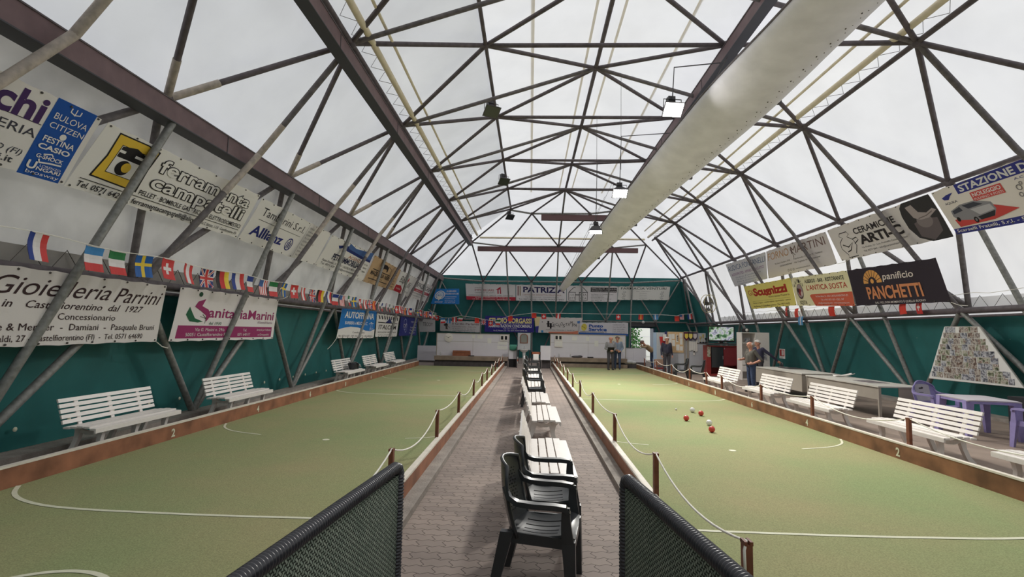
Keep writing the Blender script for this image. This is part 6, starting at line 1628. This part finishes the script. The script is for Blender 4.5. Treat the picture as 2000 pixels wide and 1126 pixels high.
banner('forno', 'pale grey bakery banner with thin orange and brown spaced capitals', (230, 223, 225), [
    ('t', 'FORNO', 0.03, 0.36, 0.26, 0.40, (206, 160, 120)), ('t', 'MARTINI', 0.44, 0.36, 0.26, 0.95, (130, 104, 100)), ('l', [(0.45, 0.10), (0.47, 0.50)], 0.02, (100, 84, 84)), ('l', [(0.43, 0.20), (0.50, 0.42)], 0.02, (100, 84, 84)),
    ('t', 'Via Santa Verdiana, 27/A', 0.14, 0.56, 0.055, 0.40, GY), ('t', 'CASTELFIORENTINO', 0.22, 0.68, 0.055, 0.42, GY), ('t', 'P.zza Kennedy - Via Roma 34 - Gambassi', 0.46, 0.56, 0.055, 0.88, GY), ('t', 'Via Togliatti 44 - Montaione', 0.46, 0.68, 0.055, 0.84, GY), ('o', 0.35, 0.86, 0.04, 0.012, GY), ('o', 0.39, 0.86, 0.04, 0.012, GY), ('o', 0.43, 0.86, 0.04, 0.012, GY), ('t', 'www.fornomartini.it', 0.47, 0.88, 0.05, 0.68, GY)])
banner('ceramiche', 'grey-white ceramics banner with a jar drawing and a photo of hands at a potter wheel', (234, 227, 224), [
    ('l', [(0.115, 0.22), (0.10, 0.30), (0.13, 0.36), (0.08, 0.48), (0.07, 0.66), (0.11, 0.86), (0.10, 0.94), (0.21, 0.94), (0.20, 0.86), (0.24, 0.66), (0.23, 0.48), (0.18, 0.36), (0.21, 0.30), (0.195, 0.22), (0.115, 0.22)], 0.022, BK), ('l', [(0.23, 0.46), (0.27, 0.44), (0.28, 0.52), (0.23, 0.60)], 0.025, BK), ('l', [(0.10, 0.55), (0.15, 0.65), (0.21, 0.55), (0.16, 0.75), (0.12, 0.78)], 0.03, BK),
    ('t', 'CERAMICHE', 0.27, 0.36, 0.17, 0.68, (60, 54, 56), {'b': 0.02}), ('t', 'ARTI-C', 0.29, 0.66, 0.24, 0.70, (54, 48, 50), {'b': 0.04}), ('t', 'Via Profeti, 10 - Loc. Praticelli, Castelfiorentino', 0.28, 0.78, 0.05, 0.70, GY), ('t', 'Tel. 0571 664 - info@ceramichearti-c.it', 0.28, 0.88, 0.05, 0.66, GY),
    ('p', [(0.79, 0.0), (1.0, 0.0), (1.0, 1.0), (0.86, 1.0), (0.78, 0.86), (0.745, 0.6), (0.745, 0.3), (0.76, 0.1)], (62, 60, 62)), ('p', [(0.80, 0.52), (0.88, 0.46), (0.97, 0.52), (0.96, 0.82), (0.88, 0.98), (0.80, 0.84)], (112, 102, 104)), ('c', 0.88, 0.52, 0.16, (140, 130, 130), 1.3),
    ('p', [(0.80, 0.12), (0.85, 0.10), (0.87, 0.30), (0.92, 0.36), (0.97, 0.30), (0.99, 0.36), (0.92, 0.48), (0.86, 0.48), (0.82, 0.40)], (180, 168, 166)), ('l', [(0.85, 0.44), (0.91, 0.42), (0.96, 0.36)], 0.02, (120, 108, 106))])
SB = (56, 60, 140)
banner('stazione', 'white and blue vehicle banner with a silver van picture at the photo edge', (242, 234, 224), [
    ('r', 0.17, 0.02, 1.0, 0.22, SB), ('r', 0.0, 0.88, 1.0, 1.0, SB), ('t', 'STAZIONE DI SERVIZIO', 0.19, 0.19, 0.135, 0.98, (232, 230, 226), {'b': 0.03}), ('t', 'A.C. di Castelfiorentino', 0.52, 0.29, 0.04, 0.85, SB),
    ('p', [(0.05, 0.20), (0.09, 0.16), (0.14, 0.15), (0.11, 0.21), (0.09, 0.27), (0.06, 0.25)], SB), ('t', 'AQUILA', 0.05, 0.36, 0.05, 0.14, (70, 70, 90)), ('r', 0.24, 0.26, 0.44, 0.44, (214, 90, 84)), ('t', 'NOLEGGIO', 0.25, 0.355, 0.075, 0.43, WH, {'b': 0.02}), ('t', 'PULMINO 9 POSTI', 0.25, 0.425, 0.045, 0.43, WH),
    ('p', [(0.06, 0.86), (0.05, 0.70), (0.32, 0.56), (0.46, 0.74), (0.30, 0.84)], (214, 80, 76)), ('p', [(0.06, 0.50), (0.14, 0.42), (0.24, 0.42), (0.33, 0.52), (0.34, 0.66), (0.31, 0.78), (0.22, 0.80), (0.08, 0.72), (0.055, 0.62)], (150, 148, 152)), ('p', [(0.15, 0.45), (0.235, 0.44), (0.28, 0.52), (0.18, 0.54)], (70, 72, 82)), ('p', [(0.07, 0.51), (0.13, 0.46), (0.14, 0.55), (0.07, 0.58)], (70, 72, 82)), ('p', [(0.19, 0.56), (0.32, 0.55), (0.33, 0.66), (0.23, 0.70)], (196, 194, 196)), ('p', [(0.21, 0.73), (0.33, 0.68), (0.31, 0.78), (0.22, 0.80)], (50, 50, 56)), ('c', 0.19, 0.78, 0.06, BK, 0.8), ('c', 0.08, 0.70, 0.05, BK, 0.8), ('c', 0.19, 0.78, 0.03, (140, 140, 144), 0.8),
    ('o', 0.52, 0.42, 0.05, 0.012, GY), ('o', 0.51, 0.54, 0.04, 0.012, GY), ('o', 0.54, 0.36, 0.03, 0.012, GY), ('t', 'Splash', 0.54, 0.78, 0.16, 0.86, (40, 50, 90), {'b': 0.02, 's': 0.2}), ('p', [(0.56, 0.84), (0.60, 0.78), (0.66, 0.82), (0.74, 0.77), (0.86, 0.82), (0.86, 0.87), (0.56, 0.87)], (120, 170, 190)),
    ('t', 'Scarselli Fratelli, S.r.l. - 50051 Castelfiorentino (FI)', 0.02, 0.96, 0.065, 0.92, WH, {'b': 0.01})])
CR_ = (232, 214, 120)
banner('gli', 'yellow pizzeria banner with large red wavy letters', (248, 232, 130), [
    ('t', 'Gli', 0.06, 0.42, 0.22, 0.18, (190, 60, 40), {'b': 0.0}), ('t', 'Scugnizzi', 0.19, 0.46, 0.30, 0.90, (190, 56, 40), {'b': 0.05}), ('t', 'Ristorante Pizzeria', 0.50, 0.60, 0.07, 0.92, (110, 60, 40), {'s': 0.2}),
    ('r', 0.10, 0.68, 0.92, 0.685, (90, 60, 40)), ('t', 'Forno a legna - cucina tipica napoletana - pesce', 0.10, 0.78, 0.055, 0.92, (110, 80, 40)), ('t', 'Via Rocca, 2 Castelfiorentino - Tel. 0571 629', 0.08, 0.92, 0.06, 0.88, (90, 50, 34), {'b': 0.006})])
banner('antica', 'cream hotel banner with an oval emblem, a red strip below and red serif letters', (246, 238, 194), [
    ('p', [(0.30, 0.66), (0.33, 0.62), (1.0, 0.60), (1.0, 1.0), (0.36, 1.0)], (220, 106, 78)), ('t', 'ALBERGO - BAR - RISTORANTE', 0.26, 0.24, 0.12, 0.93, (46, 40, 38), {'b': 0.015}), ('t', 'L\'ANTICA SOSTA', 0.27, 0.48, 0.17, 0.95, (196, 70, 54), {'b': 0.01}),
    ('t', 'Via Piave Bassa, 24 - 50051 CASTELFIORENTINO (FI)', 0.40, 0.72, 0.055, 0.93, WH), ('t', 'Tel. e FAX 0571 633 - CELL. 347', 0.48, 0.83, 0.055, 0.86, WH), ('t', 'info@anticasosta.com - www.anticasosta.com', 0.42, 0.93, 0.05, 0.93, WH),
    ('c', 0.13, 0.50, 0.26, (90, 70, 66), 0.75), ('c', 0.13, 0.48, 0.23, (170, 150, 150), 0.75), ('c', 0.13, 0.52, 0.12, (150, 56, 60), 0.8), ('c', 0.10, 0.46, 0.08, (70, 50, 50), 0.8), ('c', 0.16, 0.58, 0.08, (220, 200, 190), 0.8), ('t', 'SOSTA', 0.08, 0.94, 0.13, 0.22, (46, 40, 38))] +
    [('t', ch, 0.03 + 0.033 * i, 0.22 + (0.12, 0.03, -0.02, -0.02, 0.04, 0.12)[i], 0.12, 0.055 + 0.033 * i, (46, 40, 38)) for i, ch in enumerate('ANTICA')])
GD = (236, 172, 96)
arcp = lambda r, n: [(0.29 + r * 0.33 * math.cos(PI - PI * i / n), 0.42 - r * math.sin(PI * i / n)) for i in range(n + 1)]
banner('panchetti', 'dark violet bakery banner with copper letters and a half-sun emblem', (54, 46, 56), [
    ('p', arcp(0.34, 20), GD), ('p', arcp(0.16, 14), (54, 46, 56))] + [('l', [(0.29 + 0.16 * 0.33 * math.cos(a), 0.42 - 0.16 * math.sin(a)), (0.29 + 0.35 * 0.33 * math.cos(a), 0.42 - 0.35 * math.sin(a))], 0.015, (54, 46, 56)) for a in [PI * (i + 1) / 9 for i in range(8)]] + [('c', 0.29, 0.37, 0.06, GD),
    ('t', 'panificio', 0.42, 0.36, 0.17, 0.75, (236, 224, 214), {'s': 0.15, 'b': 0.012}), ('t', 'PANCHETTI', 0.19, 0.82, 0.32, 0.79, (222, 146, 100), {'b': 0.03}), ('t', 'DAL 1922, OGNI MOMENTO È QUELLO BUONO', 0.26, 0.95, 0.05, 0.79, (230, 222, 216), {'b': 0.008})])
# cords that tie the banners
for key, cn, dv, lab in (('parrini', 2, (-0.02, 0.33, -0.12), 'jeweller banner'), ('autofficina', 3, (0.0, -0.75, -0.35), 'blue workshop banner'), ('sanitaria', 1, (0.05, 0.4, 0.1), 'magenta banner'), ('panchetti', 2, (0.15, -0.3, -0.1), 'dark bakery banner'), ('forno', 2, (0.08, -0.6, 0.1), 'pale grey bakery banner')):
    p = Vector(BANNERS[key][cn])
    tag(MB().tube([p, p + Vector(dv) * 0.5 + Vector((0, 0, -0.03)), p + Vector(dv)], 0.008, 5).build('tie_cord', 'cord'), 'pale cord tying the corner of the ' + lab, 'cord')

# ------------------------------------------------------------------ bunting
RED_, WHT, BLUE, GRN, YEL, BKF, LBL = (206, 62, 60), (228, 222, 220), (40, 62, 140), (40, 120, 66), (236, 204, 70), (40, 34, 36), (70, 140, 200)
FLAGS = {}
def flag_mesh(kind):
    """paper flag 0.30 x 0.34, hanging from its top edge, slightly curved"""
    w, h = 0.30, 0.34
    mb = MB(); mats = []
    def mi(c):
        if c not in mats: mats.append(c)
        return mats.index(c)
    def pt(u, v, o): return ((u - 0.5) * w, 0.025 * math.sin(PI * v * 1.2) + 0.012 * math.sin(5 * u) + o, -v * h)
    def rect(u0, v0, u1, v1, c, lay=0):
        n1 = max(1, int(6 * abs(u1 - u0) + 0.5)); n2 = max(1, int(6 * abs(v1 - v0) + 0.5)); m_ = mi(c)
        for o in ((-0.002 - 0.0012 * lay), (0.002 + 0.0012 * lay)):
            mb.add([pt(u0 + (u1 - u0) * i / n1, v0 + (v1 - v0) * j / n2, o) for i in range(n1 + 1) for j in range(n2 + 1)], [(i * (n2 + 1) + j, (i + 1) * (n2 + 1) + j, (i + 1) * (n2 + 1) + j + 1, i * (n2 + 1) + j + 1) for i in range(n1) for j in range(n2)], m_)
    def diag(a, b, wd, c, lay):
        m_ = mi(c); d = Vector((b[0] - a[0], b[1] - a[1])); n = Vector((-d.y, d.x)).normalized() * wd / 2
        for o in ((-0.002 - 0.0012 * lay), (0.002 + 0.0012 * lay)):
            P = []
            for i in range(5):
                q = (a[0] + d.x * i / 4, a[1] + d.y * i / 4); P += [pt(q[0] + n.x, q[1] + n.y, o), pt(q[0] - n.x, q[1] - n.y, o)]
            mb.add(P, [(2 * i, 2 * i + 1, 2 * i + 3, 2 * i + 2) for i in range(4)], m_)
    def V3(a, b, c): rect(0, 0, 1 / 3, 1, a); rect(1 / 3, 0, 2 / 3, 1, b); rect(2 / 3, 0, 1, 1, c)
    def H3(a, b, c): rect(0, 0, 1, 1 / 3, a); rect(0, 1 / 3, 1, 2 / 3, b); rect(0, 2 / 3, 1, 1, c)
    if kind == 'blue-white-red upright striped': V3(BLUE, WHT, RED_)
    elif kind == 'pale-blue-white-red level striped': H3(LBL, WHT, RED_)
    elif kind == 'blue-white-red level striped': H3(BLUE, WHT, RED_)
    elif kind == 'green-white-red level striped': H3(GRN, WHT, RED_)
    elif kind == 'red-white-red striped': V3(RED_, WHT, RED_)
    elif kind == 'black-red-yellow striped': V3(BKF, RED_, YEL)
    elif kind == 'red-yellow striped': V3(RED_, (236, 150, 70), RED_)
    elif kind == 'blue with yellow cross': rect(0, 0, 1, 1, (36, 96, 168)); rect(0.40, 0, 0.58, 1, YEL, 1); rect(0, 0.36, 1, 0.50, YEL, 1)
    elif kind == 'red with white cross': rect(0, 0, 1, 1, RED_); rect(0.41, 0.2, 0.59, 0.75, WHT, 1); rect(0.2, 0.39, 0.8, 0.56, WHT, 1)
    elif kind == 'crossed red, white and blue':
        rect(0, 0, 1, 1, (40, 54, 120)); diag((0.03, 0.03), (0.97, 0.97), 0.14, WHT, 1); diag((0.97, 0.03), (0.03, 0.97), 0.14, WHT, 2); diag((0.03, 0.03), (0.97, 0.97), 0.05, RED_, 3); diag((0.97, 0.03), (0.03, 0.97), 0.05, RED_, 4)
        rect(0.36, 0, 0.64, 1, WHT, 5); rect(0, 0.38, 1, 0.62, WHT, 6); rect(0.42, 0, 0.58, 1, RED_, 7); rect(0, 0.43, 1, 0.57, RED_, 8)
    elif kind == 'starred and red-white striped':
        for i in range(9): rect(i / 9, 0, (i + 1) / 9, 1, RED_ if i % 2 == 0 else WHT)
        rect(0, 0, 0.56, 0.45, (64, 100, 160), 1)
    elif kind == 'plain red': rect(0, 0, 1, 1, (222, 70, 56))
    elif kind == 'pale blue': rect(0, 0, 1, 1, (86, 150, 200)); rect(0.3, 0, 0.5, 1, WHT, 1)
    rect(-0.0, 0, 1, 0.02, WHT, 9)
    return mb, [flat(c) for c in mats]
NTH = {}
def flag(kind, loc, rz, where):
    k = (kind, where); NTH[k] = NTH.get(k, 0) + 1
    lab = '%s flag %s, %s such from %s' % (kind, where, ORD[NTH[k] - 1], 'beam side' if 'rear' in where else 'near end')
    if kind not in FLAGS:
        mb, ms = flag_mesh(kind)
        o = mb.build('paper_flag', ms, smooth=False); FLAGS[kind] = o
    else:
        o = FLAGS[kind].copy(); COL.objects.link(o)
    o.location = loc; o.rotation_euler = (rnd.uniform(-0.12, 0.12), rnd.uniform(-0.08, 0.08), rz + rnd.uniform(-0.25, 0.25))
    tag(o, lab, 'flag', '%s flags' % kind)
rnd = random.Random(11)
K = ['blue-white-red upright striped', 'pale-blue-white-red level striped', 'green-white-red level striped', 'blue with yellow cross', 'red with white cross', 'red-white-red striped', 'crossed red, white and blue', 'black-red-yellow striped',
     'blue-white-red upright striped', 'blue-white-red level striped', 'starred and red-white striped', 'green-white-red level striped', 'blue with yellow cross', 'red with white cross', 'red-white-red striped', 'crossed red, white and blue', 'black-red-yellow striped']
FY = [6.0, 6.81, 7.2, 7.73, 8.25, 8.76, 9.3, 9.76, 10.29, 10.77, 11.32, 11.79, 12.35, 12.86, 13.35, 13.94, 14.52]
CYC = ['blue-white-red upright striped', 'blue-white-red level striped', 'starred and red-white striped', 'green-white-red level striped', 'blue with yellow cross', 'red with white cross', 'red-white-red striped', 'crossed red, white and blue', 'red-yellow striped']
y = 15.1; i = 0
while y < 32.5:
    FY.append(y); K.append(CYC[i % len(CYC)]); y += 0.56; i += 1
XF = -6.03
zf = lambda yy: 2.915 - 0.04 * math.sin((yy - 6) * 2 * PI / 4.4) ** 2
for yy, kd in zip(FY, K): flag(kd, (XF, yy, zf(yy) - 0.02), PI / 2, 'along the beam wall')
tag(MB().tube([(XF, 4.0 + 0.2 * j, zf(4.0 + 0.2 * j) - 0.012) for j in range(146)], 0.006, 5).build('bunting_string', 'cord'), 'thin string of paper flags along the beam wall', 'string')
RF = [(-6.7, 3.1, 'red-white-red striped'), (-6.34, 2.83, 'red with white cross'), (-5.92, 2.66, 'pale-blue-white-red level striped'), (-5.5, 2.66, 'pale blue'), (-5.12, 2.74, 'red-white-red striped'), (-4.7, 2.82, 'green-white-red level striped'), (-3.58, 2.7, 'plain red'),
      (-3.13, 2.6, 'crossed red, white and blue'), (-2.67, 2.54, 'red with white cross'), (-2.15, 2.6, 'green-white-red level striped'), (-1.33, 2.88, 'plain red'), (0.26, 3.11, 'plain red'), (0.91, 3.06, 'red with white cross'), (1.91, 3.11, 'red-white-red striped'),
      (5.92, 3.11, 'red with white cross'), (7.42, 3.13, 'red-yellow striped'), (8.4, 3.15, 'pale blue'), (9.79, 3.07, 'plain red'), (10.13, 3.18, 'starred and red-white striped'), (10.64, 3.22, 'blue-white-red upright striped')]
RF = [(x * 0.971, 1.8 + (z - 1.8) * 0.971, kd) for x, z, kd in RF]
for x, z, kd in RF: flag(kd, (x, 33.6, z - 0.02), 0.0, 'across the rear wall')
tag(MB().tube([(-6.75, 33.6, 3.2)] + [(x, 33.6, z - 0.01) for x, z, _ in RF] + [(10.55, 33.6, 3.25)], 0.012, 5).build('bunting_string', 'cord'), 'thin string of paper flags across the rear wall', 'string')
for yy, z, kd in ((21.2, 2.99, 'red with white cross'), (20.4, 2.91, 'plain red'), (20.1, 2.6, 'pale blue'), (18.1, 2.88, 'plain red'), (14.68, 2.83, 'plain red'), (14.08, 2.82, 'red with white cross')):
    flag(kd, (10.42, yy, z), PI / 2, 'along the table-side wall')
tag(MB().tube([(10.44, 10.0 + 0.4 * j, 2.93 - 0.05 * math.sin(j) ** 2) for j in range(42)], 0.006, 5).build('bunting_string', 'cord'), 'thin string of paper flags behind the lower table-side banners', 'string')

# ------------------------------------------------------------------ collage board
t = thing('photo_collage', 'white trapezoid board covered with small snapshots leaning on the table-side wall', 'board', (10.5, 12.8, 0.8))
TLc, TRc, BRc, BLc = (0.58, 1.33), (-0.42, 1.32), (-1.43, 0.01), (1.17, -0.01)
poly = [TLc, TRc, BRc, BLc]
MB().prism(poly, lambda p, k: ((-0.012, 0.012)[k], p[0], p[1])).build('backing', 'paper', t)
MB().tube([(0.02, p[0], p[1]) for p in poly], 0.014, 6, closed=True).build('edge', 'table_side', t)
rnd = random.Random(21)
nrow = 9
for r in range(nrow):
    z0 = 0.05 + r * 0.142; zm = z0 + 0.07
    f = zm / 1.33
    ya = BLc[0] + (TLc[0] - BLc[0]) * f - 0.06; yb_ = BRc[0] + (TRc[0] - BRc[0]) * f + 0.1
    yy = ya
    while yy - 0.14 > yb_:
        wd = rnd.uniform(0.13, 0.2); gap = rnd.uniform(0.0, 0.03)
        if r >= 7 and rnd.random() < 0.15: yy -= 0.12; continue
        MB().box(-0.018, -0.0125, -wd, 0, 0, 0.139 - rnd.uniform(0, 0.012)).build('snapshot', M[rnd.choice(('photo_a', 'photo_b', 'photo_c'))], t, loc=(0, yy, z0))
        yy -= wd + gap

# thin wires hanging from the roof tubes
for i, (x, y, z0, z1) in enumerate(((2.6, 14.8, 6.6, 9.4), (2.3, 18.0, 6.2, 9.5))):
    tag(MB().tube([(x, y, z0), (x, y, z1)], 0.006, 5).build('hanging_wire', 'cord_dark'), 'thin wire hanging from the roof tubes, %s' % ('first before the lit floodlights', 'second before the lit floodlights', 'above the hardware banner')[i], 'wire')
